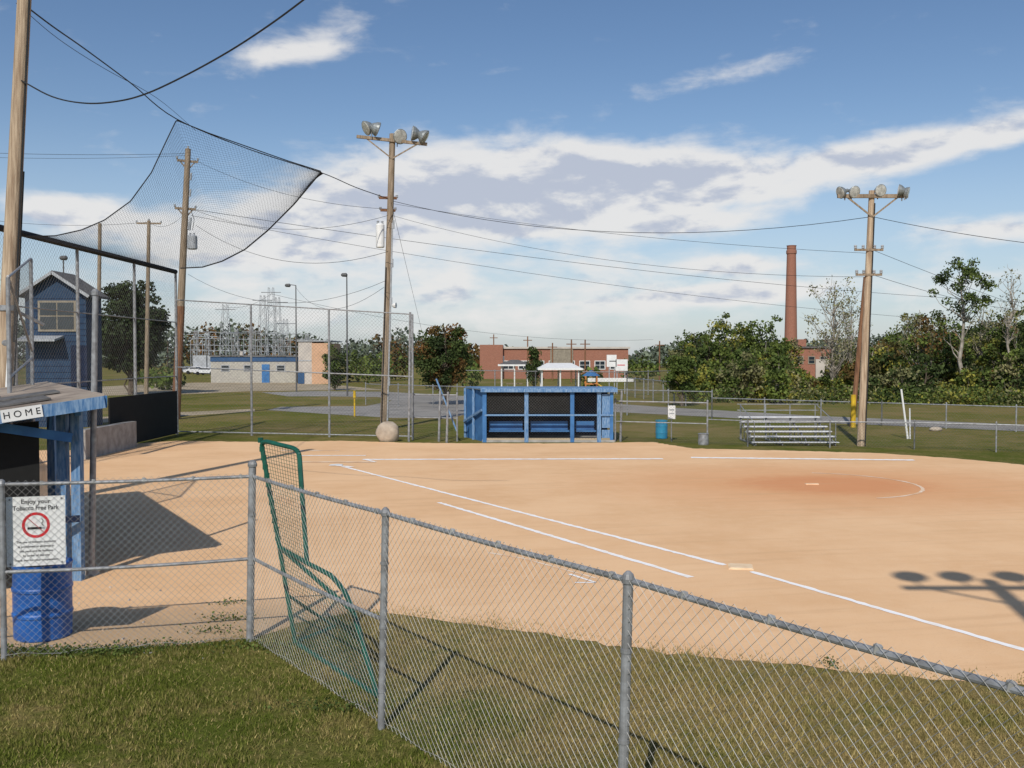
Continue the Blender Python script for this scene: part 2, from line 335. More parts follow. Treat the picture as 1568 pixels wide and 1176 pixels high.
mb=MB(); mb.box((pc.x,pc.y,0.015),(0.35,0.12,0.03),'dust'); mb.make('pitching_rubber')
flat('parking_lot_gravel',[G(*p) for p in [(60,602),(150,592),(300,586),(420,585),(520,590),(590,597),(480,598),(380,599),(300,603),(150,606)]],0.004,M['gravel'])
flat('asphalt_road',[G(*p) for p in [(400,601),(480,599),(590,600),(700,606),(860,613),(1040,625),(1250,637),(1600,652),(1900,668),(1900,680),(1600,662),(1250,647),(1040,636),(900,629),(780,627),(720,633),(690,640),(600,640),(500,634),(410,628),(430,623),(560,622),(600,614),(580,608),(500,607),(440,607)]],0.008,M['asphalt'])
flat('worn_path',[G(*p) for p in [(-60,640),(100,642),(260,632),(390,626),(390,630),(265,638),(100,652),(-60,652)]],0.004,M['gravel'])
# ---------------------------------------------------------------- near chain link fence
FH=2.03
pts=[Vector((-9.2,10.15)),Vector((-5.84,11.17)),Vector((-3.17,11.93)),Vector((-1.18,9.1)),Vector((0.763,6.39)),Vector((2.70,3.63)),Vector((4.6,0.9))]
mb=MB()
for i,p in enumerate(pts):
    r=0.045 if i==2 else 0.034
    hh=FH+0.12 if i==2 else FH-0.02
    lean=-0.05 if i in(2,3,4) else 0
    mb.tube((p.x+lean,p.y,-0.1),(p.x,p.y,hh),r,r,14,'galv')
    mb.lathe((p.x,p.y,hh),(0,0,1),[(0,r*1.25),(0.03,r*1.3),(0.06,r*1.0),(0.08,r*0.4)],'galv',12)
    for z in (0.35,0.95,1.55): mb.tube((p.x+lean*(1-z/2),p.y,z),(p.x+lean*(1-z/2),p.y,z+0.025),r*1.15,r*1.15,12,'galv')
for i in range(len(pts)-1):
    a,b=pts[i],pts[i+1]
    # rail with a very slight sag between posts
    rp=[(a.lerp(b,t/6).x,a.lerp(b,t/6).y,FH-0.012*math.sin(math.pi*t/6)) for t in range(7)]; mb.path(rp,0.021,10,'galv')
    if i<3: mb.path([(a.lerp(b,t/4).x,a.lerp(b,t/4).y,1.02-0.02*math.sin(math.pi*t/4)) for t in range(5)],0.021,10,'galv')
    d=(b-a).normalized(); nr=Vector((d.y,-d.x))*0.024
    if nr.y>0: nr=-nr
    for t in np.arange(0.15,1,0.2):
        q=a.lerp(b,float(t)); q2=q+d*.01; mb.tube((q.x,q.y,FH-0.02),(q2.x,q2.y,FH+0.022),0.024,0.024,6,'wire')
    mb.chain(a+nr,b+nr,0.03,FH+0.04,0.085,0.0018,seg=.25)
    mb.path([(a.lerp(b,t/14).x+nr.x,a.lerp(b,t/14).y+nr.y,0.06+0.02*math.sin(t*1.7)) for t in range(15)],0.0025,4,'wire')
mb.make('chain_link_fence')
# ---------------------------------------------------------------- tobacco sign
def empty(name,loc=(0,0,0),rz=0):
    e=bpy.data.objects.new(name,None); e.location=loc; e.rotation_euler=(0,0,rz); S.collection.objects.link(e); return e
def text(par,name,s,size,loc,k='ink',extr=0.001,bold=0.0):
    c=bpy.data.curves.new(name,'FONT'); c.body=s; c.size=size; c.align_x='CENTER'; c.align_y='CENTER'; c.extrude=extr; c.offset=bold
    c.materials.append(M[k]); o=bpy.data.objects.new(name,c); o.rotation_euler=(math.radians(90),0,0); o.location=loc; S.collection.objects.link(o); o.parent=par; return o
ang=math.atan2(0.76,2.67)
sc=P(61,811,11.45); e=empty('tobacco_free_park_sign',(sc.x,11.36,sc.z),ang)
W2,H2=0.315,0.405
mb=MB(); mb.box((0,0,0),(W2*2,0.006,H2*2),'white')
for x in(-1,1):
    for z in(-1,1): mb.tube((x*(W2-.04),-0.003,z*(H2-.03)),(x*(W2-.04),-0.008,z*(H2-.03)),0.012,0.012,8,'galv')
o=mb.make('panel'); o.parent=e
mb=MB(); n=40; cz=0.07; r0,r1=0.118,0.150
vs=[];[vs.extend([(r0*math.cos(6.2832*i/n),-0.005,cz+r0*math.sin(6.2832*i/n)),(r1*math.cos(6.2832*i/n),-0.005,cz+r1*math.sin(6.2832*i/n))]) for i in range(n)]
mb.add(vs,[(2*i,2*i+1,(2*i+3)%(2*n),(2*i+2)%(2*n)) for i in range(n)],'red')
mb.beam((-0.09,-0.0075,cz+0.09),(0.09,-0.0075,cz-0.09),0.003,0.028,'red',up=(0,1,0)); 
mb.beam((-0.09,-0.006,cz-0.035),(0.06,-0.006,cz-0.035),0.002,0.026,'ink'); mb.beam((0.064,-0.006,cz-0.035),(0.095,-0.006,cz-0.035),0.002,0.026,'grey')
mb.path([(0.08,-0.006,cz-0.01),(0.06,-0.006,cz+0.02),(0.08,-0.006,cz+0.045),(0.06,-0.006,cz+0.075)],0.004,4,'ink')
o=mb.make('no_smoking_symbol'); o.parent=e
text(e,'title_top','Enjoy your',0.072,(0,-0.005,0.345),bold=0.001); text(e,'title','Tobacco Free Park',0.074,(0,-0.005,0.27),bold=0.001).scale=(0.86,1,1)
for i,t in enumerate(['The use of tobacco products','is prohibited at all times in','this park and its facilities','by order of the city','Thank you for your cooperation']):
    text(e,'small_%d'%i,t,0.036,(0,-0.005,-0.125-0.053*i),bold=0.0003)
def drum(name,x,y,r,h,k,lid=False):
    mb=MB(); prof=[(0,r*.93),(0.02,r*.98),(h*.3,r),(h*.32,r*1.035),(h*.35,r*1.035),(h*.37,r),(h*.64,r),(h*.66,r*1.035),(h*.69,r*1.035),(h*.71,r),(h*.95,r*.98),(h*.97,r*1.03),(h,r*1.03),(h,r*.93),(h*.9,r*.92)]
    mb.lathe((x,y,0.0),(0,0,1),prof,k,32); mb.lathe((x,y,h*0.9+0.003),(0,0,1),[(0,r*.9),(0.004,r*.9)],'tarp',24)
    return mb.make(name,False)
drum('trash_drum',-5.86,12.15,0.34,0.93,'drum')
# ---------------------------------------------------------------- green L screen
A=P(399,674,11.95);B=P(458,688,11.45);Bm=P(470,862,11.15);C1=P(505,880,10.8);C2=P(530,902,10.4);C3=P(542,938,10.15);D=P(578,1075,9.93);D.z=0.02
E_=P(452,986,11.8);E_.z=0.02; Am=P(428,838,11.87)
mb=MB(); r=0.028
def arc(a,b,c,n=6): a,b,c=map(Vector,(a,b,c)); return [(a*(1-t)**2+b*2*t*(1-t)+c*t*t) for t in [i/n for i in range(n+1)]]
A1=A+(B-A)*0.22;A0=A+(Am-A)*0.08;B1=B+(A-B)*0.2;B0=B+(Bm-B)*0.08
mb.path([E_,Am,A0]+arc(A0,A,A1)+[B1]+arc(B1,B,B0)+[Bm]+arc(Bm,Bm+(C1-Bm)*.1,C1,3)+arc(C1,C2,C3)+[D,E_],r,8,'green')
mb.path([Am,Bm],r,8,'green'); Mb=E_.lerp(D,0.35); mb.path([Am,C3],0.024,8,'green')
mb.path([E_,E_+Vector((0.35,0.7,0))],r,8,'green'); mb.path([E_+Vector((0.35,0.7,0)),Am.lerp(E_,.5)],0.02,8,'green')
mb.quadnet(A,B,Bm,Am,14,30,0.0026,'gnet'); mb.quadnet(Am,Bm,Mb,E_,14,24,0.0026,'gnet')
mb.quadnet(Bm,C3,D,Mb,20,18,0.0026,'gnet')
for i in range(12):
    q=A.lerp(Am,i/12); mb.tube(q-Vector((0,0,.03)),q+Vector((0,0,.03)),0.034,0.034,6,'gnet')
mb.make('batting_l_screen',False)
# ---------------------------------------------------------------- home dugout
F0=Vector((-6.27,14.76)); al=Vector((-0.511,0.859)); bk=Vector((-0.859,-0.511)); LD=8.1; WD=3.2
def dg(a,b,z): q=F0+al*a+bk*b; return Vector((q.x,q.y,z))
def rz_(b): return 2.9-0.45*b/WD
mb=MB()
mb.slab([dg(-0.1,-0.1,2.93),dg(LD+.1,-0.1,2.93),dg(LD+.1,WD,2.48),dg(-0.1,WD,2.48)],0.03,'ply')
for a0,b0,sx,sy in [(0.2,0.6,1.1,0.9),(1.9,0.3,.9,1.3),(3.2,1.1,1.4,.8)]:
    mb.slab([dg(a0,b0,rz_(b0)+.06),dg(a0+sx,b0,rz_(b0)+.06),dg(a0+sx,b0+sy,rz_(b0+sy)+.05),dg(a0,b0+sy,rz_(b0+sy)+.05)],0.025,'shingle')
mb.beam(dg(-.1,-.12,2.81),dg(LD+.1,-.12,2.81),0.04,0.18,'blue'); mb.beam(dg(-.12,-.1,2.81),dg(-.12,WD,2.36),0.04,0.18,'bluew'); mb.beam(dg(LD+.12,-.1,2.81),dg(LD+.12,WD,2.36),0.04,0.18,'blue')
for i in range(9):
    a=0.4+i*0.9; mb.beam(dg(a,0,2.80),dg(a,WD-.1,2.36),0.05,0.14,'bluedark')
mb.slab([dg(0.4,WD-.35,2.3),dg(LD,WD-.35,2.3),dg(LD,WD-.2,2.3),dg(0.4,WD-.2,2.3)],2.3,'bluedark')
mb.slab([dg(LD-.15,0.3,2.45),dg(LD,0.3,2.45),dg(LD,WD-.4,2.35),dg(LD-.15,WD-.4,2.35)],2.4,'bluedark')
for a in (0.62,4.2,LD-.1):
    for da in (0,0.2) if a<1 else (0,):
        mb.beam(dg(a+da,0.2+da*0.9,-0.05),dg(a+da,0.2+da*0.9,2.74),0.14,0.14,'bluew')
    mb.beam(dg(a,0.25,2.0),dg(a-0.5 if a>1 else a+.5,0.25,2.68),0.05,0.1,'blue')
mb.beam(dg(0.5,0.2,2.66),dg(LD,0.2,2.66),0.09,0.16,'blue')
for b in (2.9,): mb.beam(dg(0.5,b,0),dg(0.5,b,rz_(b)-.16),0.1,0.1,'bluew')
mb.slab([dg(.42,.75,2.52),dg(.42,2.85,2.3),dg(.45,2.85,2.3),dg(.45,.75,2.52)],2.3,'tarp')  # black sheet added across the open end to stand in for interior shade
mb.beam(dg(.40,.2,1.0),dg(.40,2.9,1.0),0.05,0.1,'bluedark'); mb.beam(dg(.38,.3,2.25),dg(.38,1.3,2.45),0.05,0.14,'blue')
mb.chain(dg(.7,.15,0),dg(LD,.15,0),0.05,1.3,0.1,0.0025)
mb.slab([dg(1,1.9,.5),dg(LD-.3,1.9,.5),dg(LD-.3,2.3,.5),dg(1,2.3,.5)],0.05,'bluew')
for a in(1.2,3,5,7): mb.beam(dg(a,2.1,0),dg(a,2.1,.45),.3,.08,'bluew')
dug=mb.make('home_dugout')
p=(dg(-.16,1.02,0)); e=empty('home_sign',(p.x,p.y,2.67),0); e.rotation_euler=(0,math.radians(-8),math.atan2(-bk.y,-bk.x))
mb=MB(); mb.box((0,0,0),(0.54,0.012,0.18),'white'); o=mb.make('panel'); o.parent=e
text(e,'lettering','H O M E',0.135,(0,-0.009,0),bold=0.0)
mb=MB(); q=G(140,880); mb.tube((q.x,q.y,0),P(146,452,q.y),0.05,0.045,12,'galv'); t_=P(146,452,q.y)
mb.lathe(t_,(0,0,1),[(0,.06),(.06,.06),(.1,.03)],'galv',12); mb.tube((q.x,q.y,0),(q.x,q.y,0.1),0.12,0.09,12,'concrete')
mb.make('fence_pole',False)
# ---------------------------------------------------------------- backstop
mb=MB(); BX=-15.0; ZT=7.25
for Y in (29.6,33.9,39.0,43.8):
    mb.tube((BX,Y,0),(BX,Y,ZT),0.065,0.055,10,'galv'); 
mb.tube((BX,26.5,ZT),(BX,43.8,ZT),0.10,0.10,10,'black')
for z in(0.1,2.6,5.0): mb.tube((BX,26.5,z),(BX,43.8,z),0.025,0.025,6,'galv')
mb.chain((BX+.03,26.5),(BX+.03,43.8),0.05,ZT,0.18,0.0027,'wired',seg=.6)
e0=Vector((BX,43.8)); e1=G(632,672).to_2d()
def bh(t): return 6.0+(5.25-6.0)*t
for t in(0,0.33,0.66,1): q=e0.lerp(e1,t); mb.tube((q.x,q.y,0),(q.x,q.y,bh(t)),0.05,0.045,10,'galv')
for zf in(1,0.5,0.02): mb.tube((e0.x,e0.y,bh(0)*zf),(e1.x,e1.y,bh(1)*zf),0.03,0.03,6,'galv')
mb.chain(e0,e1,0.05,6.0,0.17,0.003,'wired',z1b=5.25,seg=.6)
mb.slab([(BX+.06,36.2,1.95),(BX+.06,43.5,1.95),(BX+.12,43.5,1.95),(BX+.12,36.2,1.95)],1.9,'tarp')
mb.slab([(BX+.3,33.0,1.0),(BX+.3,37.5,1.0),(BX+.6,37.5,1.0),(BX+.6,33,1.0)],1.0,'concrete')
mb.make('backstop_fence',False)
top=[(40,362,30),(85,361,30.8),(125,352,31.6),(160,337,32.5),(200,308,33.5),(232,264,34.5),(255,215,35.1),(270,184,35.5),(320,204,37),(380,225,38.5),(440,246,40),(491,262,41.2)]
bot=[(40,364,30),(90,374,32.2),(140,386,35),(190,397,38),(235,405,41),(270,411,43.6),(310,409,43.5),(340,400,43.2),(375,382,42.8),(410,353,42.4),(450,313,42),(491,264,41.3)]
def resample(c,n):
    c=[P(*q) for q in c]; out=[]
    for i in range(n+1):
        t=i/n*(len(c)-1); j=min(int(t),len(c)-2); out.append(c[j].lerp(c[j+1],t-j))
    return out
NU,NV=130,64; T=resample(top,NU); Bt=resample(bot,NU); mb=MB()
def np_(i,j):
    s=j/NV; q=T[i].lerp(Bt[i],s); q=q.copy(); q.z-=0.35*math.sin(math.pi*s)*math.sin(math.pi*i/NU); q.y+=0.5*math.sin(math.pi*s); return q
grid=[[np_(i,j) for j in range(NV+1)] for i in range(NU+1)]
for i in range(NU+1):
    for j in range(0,NV,2): mb.tube(grid[i][j],grid[i][min(j+2,NV)],0.0034,0.0034,3,'net',False)
for j in range(NV+1):
    for i in range(0,NU,2): mb.tube(grid[i][j],grid[i+2][j],0.0034,0.0034,3,'net',False)
mb.path(T,0.02,6,'cable'); mb.path(Bt[len(Bt)//2-4:],0.03,6,'cable')
mb.make('backstop_net')
mb=MB(); a=P(47,396,21);b=P(12,425,18.5)
for q in(a,b): mb.tube((q.x,q.y,0),q,0.04,0.04,10,'galv')
for f_ in(1,.62,.3): mb.tube((a.x,a.y,a.z*f_),(b.x,b.y,b.z*f_),0.025,0.025,8,'galv')
mb.tube((a.x,a.y,3.6),(b.x,b.y,5.0),0.025,0.025,8,'galv'); mb.chain(b,a,0.1,b.z,0.1,0.002,'wired',z1b=a.z)
mb.make('tall_gate_frame',False)
# ---------------------------------------------------------------- poles
def flood(mb,c,d,s=0.28):
    d=Vector(d).normalized(); c=Vector(c)
    mb.lathe(c-d*s*1.5,d,[(0,s*.28),(s*.5,s*.34),(s*.75,s*.6),(s*1.2,s*.92),(s*1.5,s*1.0),(s*1.55,s*1.05),(s*1.6,s*1.0)],'lampm',18)
    mb.lathe(c+d*s*0.1,d,[(0.0,s*.95),(s*.06,s*.9),(s*.1,s*.5)],'lens',18)
    mb.tube(c-d*s*0.9,c-d*s*0.9-Vector((0,0,s*1.5)),0.025,0.025,6,'galv')
def xarm(mb,c,half,rz=0,k='wood',w=.1,h=.12,tilt=0,brace=0):
    d=Vector((math.cos(rz),math.sin(rz),tilt)); a=Vector(c)-d*half; b=Vector(c)+d*half; mb.beam(a,b,w,h,k)
    if brace:
        for q in (a.lerp(b,.12),a.lerp(b,.88)): mb.beam(q,Vector(c)-Vector((0,0,brace)),0.04,0.06,k)
    return a,b
def insul(mb,p): mb.lathe(p,(0,0,1),[(0,.03),(.05,.07),(.08,.04),(.12,.07),(.16,.03)],'grey',8)
def transformer(mb,p,r=.28,h=.8,k='grey'):
    mb.lathe(Vector(p)-Vector((0,0,h/2)),(0,0,1),[(0,r*.9),(.05,r),(h-.05,r),(h,r*.85),(h+.04,r*.5)],k,16); insul(mb,Vector(p)+Vector((0.1,0,h/2))); insul(mb,Vector(p)+Vector((-0.1,0,h/2)))
mb=MB(); b=P(-4,784,22); b.z=0; t=P(42,-90,22); mb.tube(b,t,0.19,0.14,18,'woodlight')
mb.path([b+Vector((.17,-.17,0)),b.lerp(t,.28)+Vector((.17,-.17,0))],0.05,8,'white'); mb.path([b.lerp(t,.3)+Vector((.22,-.1,0)),t+Vector((.15,-.1,0))],0.022,6,'cable'); mb.path([b.lerp(t,.1)+Vector((.24,0,0)),b.lerp(t,.6)+Vector((.19,0,0))],0.018,6,'cable')
q=b.lerp(t,.36); mb.tube(q-Vector((0,0,.06)),q+Vector((0,0,.06)),0.20,0.20,18,'galv'); mb.beam(q+Vector((.1,-.1,0)),q+Vector((.5,.6,-.35)),.06,.06,'galv')
q=b.lerp(t,.30); mb.lathe(q+Vector((.1,-.2,0)),(0.3,-1,-.2),[(0,.03),(.12,.07),(.14,.06)],'galv',10)
mb.make('utility_pole',False)
mb=MB(); b=G(269,642); t=P(288,228,b.y); mb.tube(b,t,0.24,0.15,14,'wood')
mb.tube(b,b.lerp(t,.42),0.245,0.215,14,'wooddark')
for f_,hw in((.955,.55),(.78,.55)): 
    q=b.lerp(t,f_); a_,c_=xarm(mb,q,hw,0.5,'wood',brace=.5); insul(mb,a_+Vector((0,0,.06)));insul(mb,c_+Vector((0,0,.06)))
insul(mb,t)
transformer(mb,b.lerp(t,.655)+Vector((.5,-.1,0)),.27,.75); mb.tube(b.lerp(t,.7)+Vector((.3,-.1,0)),b.lerp(t,.74)+Vector((.35,-.1,.1)),.08,.08,8,'grey')
for f_ in(.9,.84,.72): mb.tube(b.lerp(t,f_)+Vector((.25,-.15,-.25)),b.lerp(t,f_)+Vector((.3,-.15,.15)),.06,.05,8,'grey')
mb.path([b.lerp(t,.78)+Vector((.3,-.1,0)),b.lerp(t,.74)+Vector((.55,-.1,0)),b.lerp(t,.68)+Vector((.5,-.1,.3))],.015,4,'cable')
up2=mb.make('utility_pole',False)
for (ub,vb,ut,vt,arm) in[(224,640,228,338,1),(150,650,153,342,0)]:
    mb=MB(); b=P(ub,vb,75); b.z=0; t=P(ut,vt,75); mb.tube(b,t,.17,.13,10,'wood'); 
    if arm: 
        a_,c_=xarm(mb,t-Vector((0,0,.2)),.9,.1,'wood'); [insul(mb,x+Vector((0,0,.06))) for x in(a_,c_)]; insul(mb,t)
    mb.make('utility_pole',False)
def light_pole(name,b,t,heads,armz,half,tilt,kp,r0,r1,rzv=0.0,brace=.9,hs=.28,yoff=-.1,lower=None):
    mb=MB(); mb.tube(b,t,r0,r1,14,kp); axis=(t-b)
    c=b+axis*((armz-b.z)/(t.z-b.z)); c=c+Vector((0,-r1,0)); a_,c_=xarm(mb,c,half,rzv,kp if kp!='woodlight' else 'wood',.12,.14,tilt,brace)
    for (f_,dz,dd) in heads: flood(mb,a_.lerp(c_,f_)+Vector((0,yoff,dz)),dd,hs)
    return mb
b=G(588,658); t=P(601,205,b.y)
mb=light_pole('x',b,t,[(0.14,.42,(-.8,-.5,-.45)),(.30,.42,(.9,.3,-.35)),(.62,.2,(.55,-.8,-.3)),(.80,.42,(-.8,-.2,.1)),(.97,.3,(.85,-.1,-.5))],P(600,216,b.y).z,1.65,-.11,'wood',.2,.14,brace=.85,hs=.34)
transformer(mb,P(583,362,b.y)+Vector((0,-.2,0)),.2,1.1,'white')
for v,hw in((303,.42),(322,.35)): 
    a_,c_=xarm(mb,P(594,v,b.y),hw,.2,'wooddark'); insul(mb,a_);insul(mb,c_)
for z in(0.15,.3,.42,.55,.68): q=b.lerp(t,z); mb.tube(q+Vector((.2,-.15,0)),q+Vector((.2,-.15,.4)),.05,.05,6,'grey')
mb.path([b+Vector((.17,-.16,0)),b.lerp(t,.7)+Vector((.14,-.14,0))],.04,6,'grey'); mb.path([b+Vector((-.1,-.2,0)),b.lerp(t,.55)+Vector((-.1,-.18,0))],.03,6,'cable')
mb.lathe(P(601,468,b.y)+Vector((0,-.2,0)),(1,-.2,0),[(0,.05),(.1,.12),(.2,.14)],'white',10)
mb.make('field_light_pole',False)
b=G(1318,683); t=P(1335,292,b.y)
mb=light_pole('x',b,t,[(0.03,.12,(-.9,-.3,-.3)),(.23,.14,(.3,-.9,-.3)),(.60,.2,(.2,-.95,-.2)),(.86,.2,(-.7,.2,.1)),(.98,.1,(.9,-.5,-.3))],P(1335,301,b.y).z,1.35,0.0,'woodlight',.15,.11,brace=.8,hs=.23)
for v,hw in((383,.55),(421,.5)):
    a_,c_=xarm(mb,P(1329,v,b.y)+Vector((0,-.1,0)),hw,.0,'wood',.08,.08); [insul(mb,a_.lerp(c_,f_)+Vector((0,0,.03))) for f_ in(.03,.3,.7,.97)]
mb.path([b+Vector((.13,-.1,0)),b.lerp(t,.95)+Vector((.1,-.1,0))],.025,6,'cable')
mb.make('field_light_pole',False)
mb=MB(); b=G(1305,654); mb.tube(b,P(1325,424,b.y),.13,.09,10,'wooddark'); mb.tube(b+Vector((0,-.14,0)),b+Vector((0,-.14,1.6)),.12,.12,8,'yellow'); mb.make('utility_pole',False)
# light pole standing beside the photographer
mb=light_pole('x',Vector((4.3,1.0,0)),Vector((4.3,1.0,12.3)),[(.08,.75,(.1,1,-.3)),(.33,.75,(.1,1,-.3)),(.63,.75,(.1,1,-.3)),(.9,.75,(.1,1,-.3))],12.0,1.45,0.0,'wood',.17,.13,brace=.9,hs=.26)
mb.make('field_light_pole',False)
for (u,vt,Y,dx) in[(453,437,95,-1),(531,421,85,-.3),(97,395,70,0)]:
    mb=MB(); t=P(u,vt,Y); mb.tube((t.x,t.y,0),t,.08,.05,8,'dgrey'); mb.tube(t,t+Vector((dx*.8,0,.1)),.04,.04,6,'dgrey'); mb.lathe(t+Vector((dx*.8-.25,0,.0)),(1,0,0),[(0,.08),(.1,.16),(.45,.18),(.55,.06)],'dgrey',10); mb.make('street_lamp',False)
# ---------------------------------------------------------------- wires
mb=MB()
def wire(a,b,sag,r=.012,n=18):
    a=Vector(a);b=Vector(b); mb.path([a.lerp(b,i/n)-Vector((0,0,4*sag*(i/n)*(1-i/n))) for i in range(n+1)],r,3,'cable')
def smooth(c,n=6):
    c=[Vector(q) for q in c]; c=[c[0]*2-c[1]]+c+[c[-1]*2-c[-2]]; o=[]
    for i in range(1,len(c)-2):
        for k_ in range(n):
            t=k_/n; p0,p1,p2,p3=c[i-1:i+3]; o.append(.5*((2*p1)+(p2-p0)*t+(2*p0-5*p1+4*p2-p3)*t*t+(3*p1-p0-3*p2+p3)*t**3))
    return o+[c[-2]]
mb.path(smooth([P(u,v,d) for u,v,d in[(32,123,21.9),(80,148,21),(130,158,20),(180,155,19.5),(225,143,19),(285,115,18.4),(350,79,17.8),(410,40,17),(467,-2,16.5),(540,-60,16)]]),.016,6,'cable')
mb.path(smooth([P(u,v,d) for u,v,d in[(30,2,22),(80,40,24),(130,75,26.5),(200,127,31),(270,182,35.5),(380,228,38.5),(491,264,41.3),(545,287,43.5),(594,304,45.6)]]),.018,6,'cable')
mb.path(smooth([P(u,v,d) for u,v,d in[(25,5,22),(90,60,25),(160,105,29),(240,150,34),(300,200,38)]]),.009,4,'cable')
wire(P(602,308,45.6),P(1333,332,38.3),1.0,.013); wire(P(602,312,45.6),P(1333,388,38.3),0.3,.008); wire(P(1337,332,38.3),P(1700,385,34),.15,.012)
wire(P(600,330,45.6),P(1325,424,38.3),.7,.008)
wire(P(288,235,55),P(-200,225,50),.2,.012); wire(P(288,238,55),P(-200,232,50),.25,.01)
wire(P(288,240,55),P(594,320,45.6),.6,.010); wire(P(290,318,55),P(594,330,45.6),.9,.010); wire(P(292,320,55),P(1900,470,90),1.5,.014)
wire(P(292,330,55),P(1900,500,90),2.0,.012); wire(P(300,345,55),P(594,385,45.6),1.2,.012)
wire(P(588,440,45.6),P(453,440,95),1.5,.012); wire(P(288,420,55),P(590,430,45.6),1.3,.010); wire(P(1337,383,38.3),P(1900,560,70),.6,.01); wire(P(1337,421,38.3),P(1700,480,60),.6,.01)
wire(P(228,340,75),P(288,322,55),.6,.012); wire(P(228,340,75),P(-200,300,75),1,.014); wire(P(599,310,45.6),G(668,600),.0,.01,4)
wire(P(415,450,190),P(345,470,190),1,.03); wire(P(415,450,190),P(1000,520,260),3,.03)
mb.make('overhead_wires')
# ---------------------------------------------------------------- visitor dugout
mb=MB(); a=G(742,677); b=G(940,678); z1=P(742,597,a.y).z
y0=a.y; xl,xr=a.x,b.x; dep=2.4
mb.slab([(xl-.15,y0-.2,z1+.08),(xr+.15,y0-.2,z1+.08),(xr+.2,y0+dep+.2,z1+.06),(xl-.9,y0+dep+.2,z1+.06)],.06,'bluew')
mb.beam((xl-.15,y0-.22,z1-.02),(xr+.15,y0-.22,z1-.02),.04,.13,'bluew')
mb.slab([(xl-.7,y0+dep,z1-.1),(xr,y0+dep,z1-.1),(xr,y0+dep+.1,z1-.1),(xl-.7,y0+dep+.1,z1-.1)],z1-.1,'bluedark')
mb.add([(xl-.04,y0+.1,0),(xl-.85,y0+dep,0),(xl-.85,y0+dep,z1-.02),(xl-.04,y0+.1,z1-.02)],[(0,1,2,3)],'blue'); mb.add([(xl-.0,y0+.1,0),(xl-.81,y0+dep,0),(xl-.81,y0+dep,z1-.02),(xl-.0,y0+.1,z1-.02)],[(3,2,1,0)],'blue')
mb.beam((xl-.50,y0+1.2,0),(xl-.50,y0+1.2,z1),.1,.1,'bluew'); mb.beam((xl-.12,y0+.08,1.3),(xl-.95,y0+dep-.1,.7),.05,.1,'bluew'); mb.beam((xl-.9,y0+dep-.05,0),(xl-.9,y0+dep-.05,z1),.1,.1,'bluew')
posts=[742,806,876,917]
X=[G(u,677).x for u in posts]
for i,x in enumerate(X): mb.beam((x,y0,0),(x,y0,z1-.09),.16,.22,'bluew' if i%2 else 'blue')
mb.slab([(X[3]+.12,y0-.04,z1-.17),(xr,y0-.04,z1-.17),(xr,y0+.04,z1-.17),(X[3]+.12,y0+.04,z1-.17)],z1-.75,'bluew'); mb.beam((xr-.07,y0-.02,0),(xr-.07,y0-.02,z1-.1),.13,.14,'blue')
mb.slab([(X[3]+.12,y0-.0,.5),(xr-.1,y0-.0,.5),(xr-.1,y0+.04,.5),(X[3]+.12,y0+.04,.5)],.48,'bluew')
mb.beam((xl,y0-.09,z1*.52),(xr,y0-.09,z1*.52),.05,.07,'bluew')
for i in range(3):
    mb.chain((X[i]+.08,y0-.06),(X[i+1]-.08,y0-.06),.15,z1-.15,.12,.0025,'wired')
    mb.slab([(X[i]+.1,y0-.03,z1-.1),(X[i+1]-.1,y0-.03,z1-.1),(X[i+1]-.1,y0-.01,z1-.1),(X[i]+.1,y0-.01,z1-.1)],.85,'tarp') if i<2 else None
    mb.slab([(X[i]+.18,y0+.5,.82),(X[i+1]-.15,y0+.5,.82),(X[i+1]-.15,y0+.55,.82),(X[i]+.18,y0+.55,.82)],.36,'blue')
    mb.slab([(X[i]+.18,y0+.1,.46),(X[i+1]-.1,y0+.1,.46),(X[i+1]-.1,y0+.48,.46),(X[i]+.18,y0+.48,.46)],.05,'blue')
mb.slab([(xl-.1,y0-.1,.09),(xr+.05,y0-.1,.09),(xr+.05,y0+dep,.09),(xl-.1,y0+dep,.09)],.09,'concrete')
mb.beam((xl,y0-.02,.12),(xr,y0-.02,.12),.06,.1,'gravel')
mb.make('visitor_dugout')
mb=MB()
def fence(pu,h,r=.03,cell=.12,wr=.003,step=3.0,mid=False,hb=None):
    q=[G(*x) if len(x)==2 else Vector(x) for x in pu]
    for a,b in zip(q[:-1],q[1:]):
        n=max(1,round((b-a).length/step))
        for i in range(n+1): c=a.lerp(b,i/n); mb.tube((c.x,c.y,0),(c.x,c.y,h+.05),r*1.2,r*1.2,8,'galv'); mb.lathe((c.x,c.y,h+.05),(0,0,1),[(0,r*1.4),(.04,r*1.4),(.07,r*.5)],'galv',8)
        mb.tube((a.x,a.y,h),(b.x,b.y,h),r,r,6,'galv'); 
        if mid: mb.tube((a.x,a.y,h/2),(b.x,b.y,h/2),r*.8,r*.8,6,'galv')
        mb.chain(a,b,.04,h,cell,wr,'wired',seg=.8)
fence([(632,674),(700,676)],1.9,mid=True); fence([(942,676),(1083,681)],1.65,mid=True)
for u,vt,vb in((626,478,676),(684,600,678),(672,598,676),(950,598,676)): q=G(u,vb); mb.tube(q,P(u+2,vt,q.y),.05,.045,8,'galv')
mb.beam(G(700,676)+Vector((0,0,.4)),P(668,580,40.3),.03,.06,'bluew')
mb.make('sideline_fence')
mb=MB(); fence([(1083,681),(1145,684),(1400,688),(1800,702)],1.0,r=.024,mid=False); mb.make('outfield_fence')
mb=MB(); fence([(560,620),(720,628),(900,634),(1090,641)],1.5,cell=.16,wr=.003,r=.03); fence([(1090,641),(1350,652),(1800,672)],1.15,cell=.16,wr=.003,r=.03); mb.make('roadside_fence')
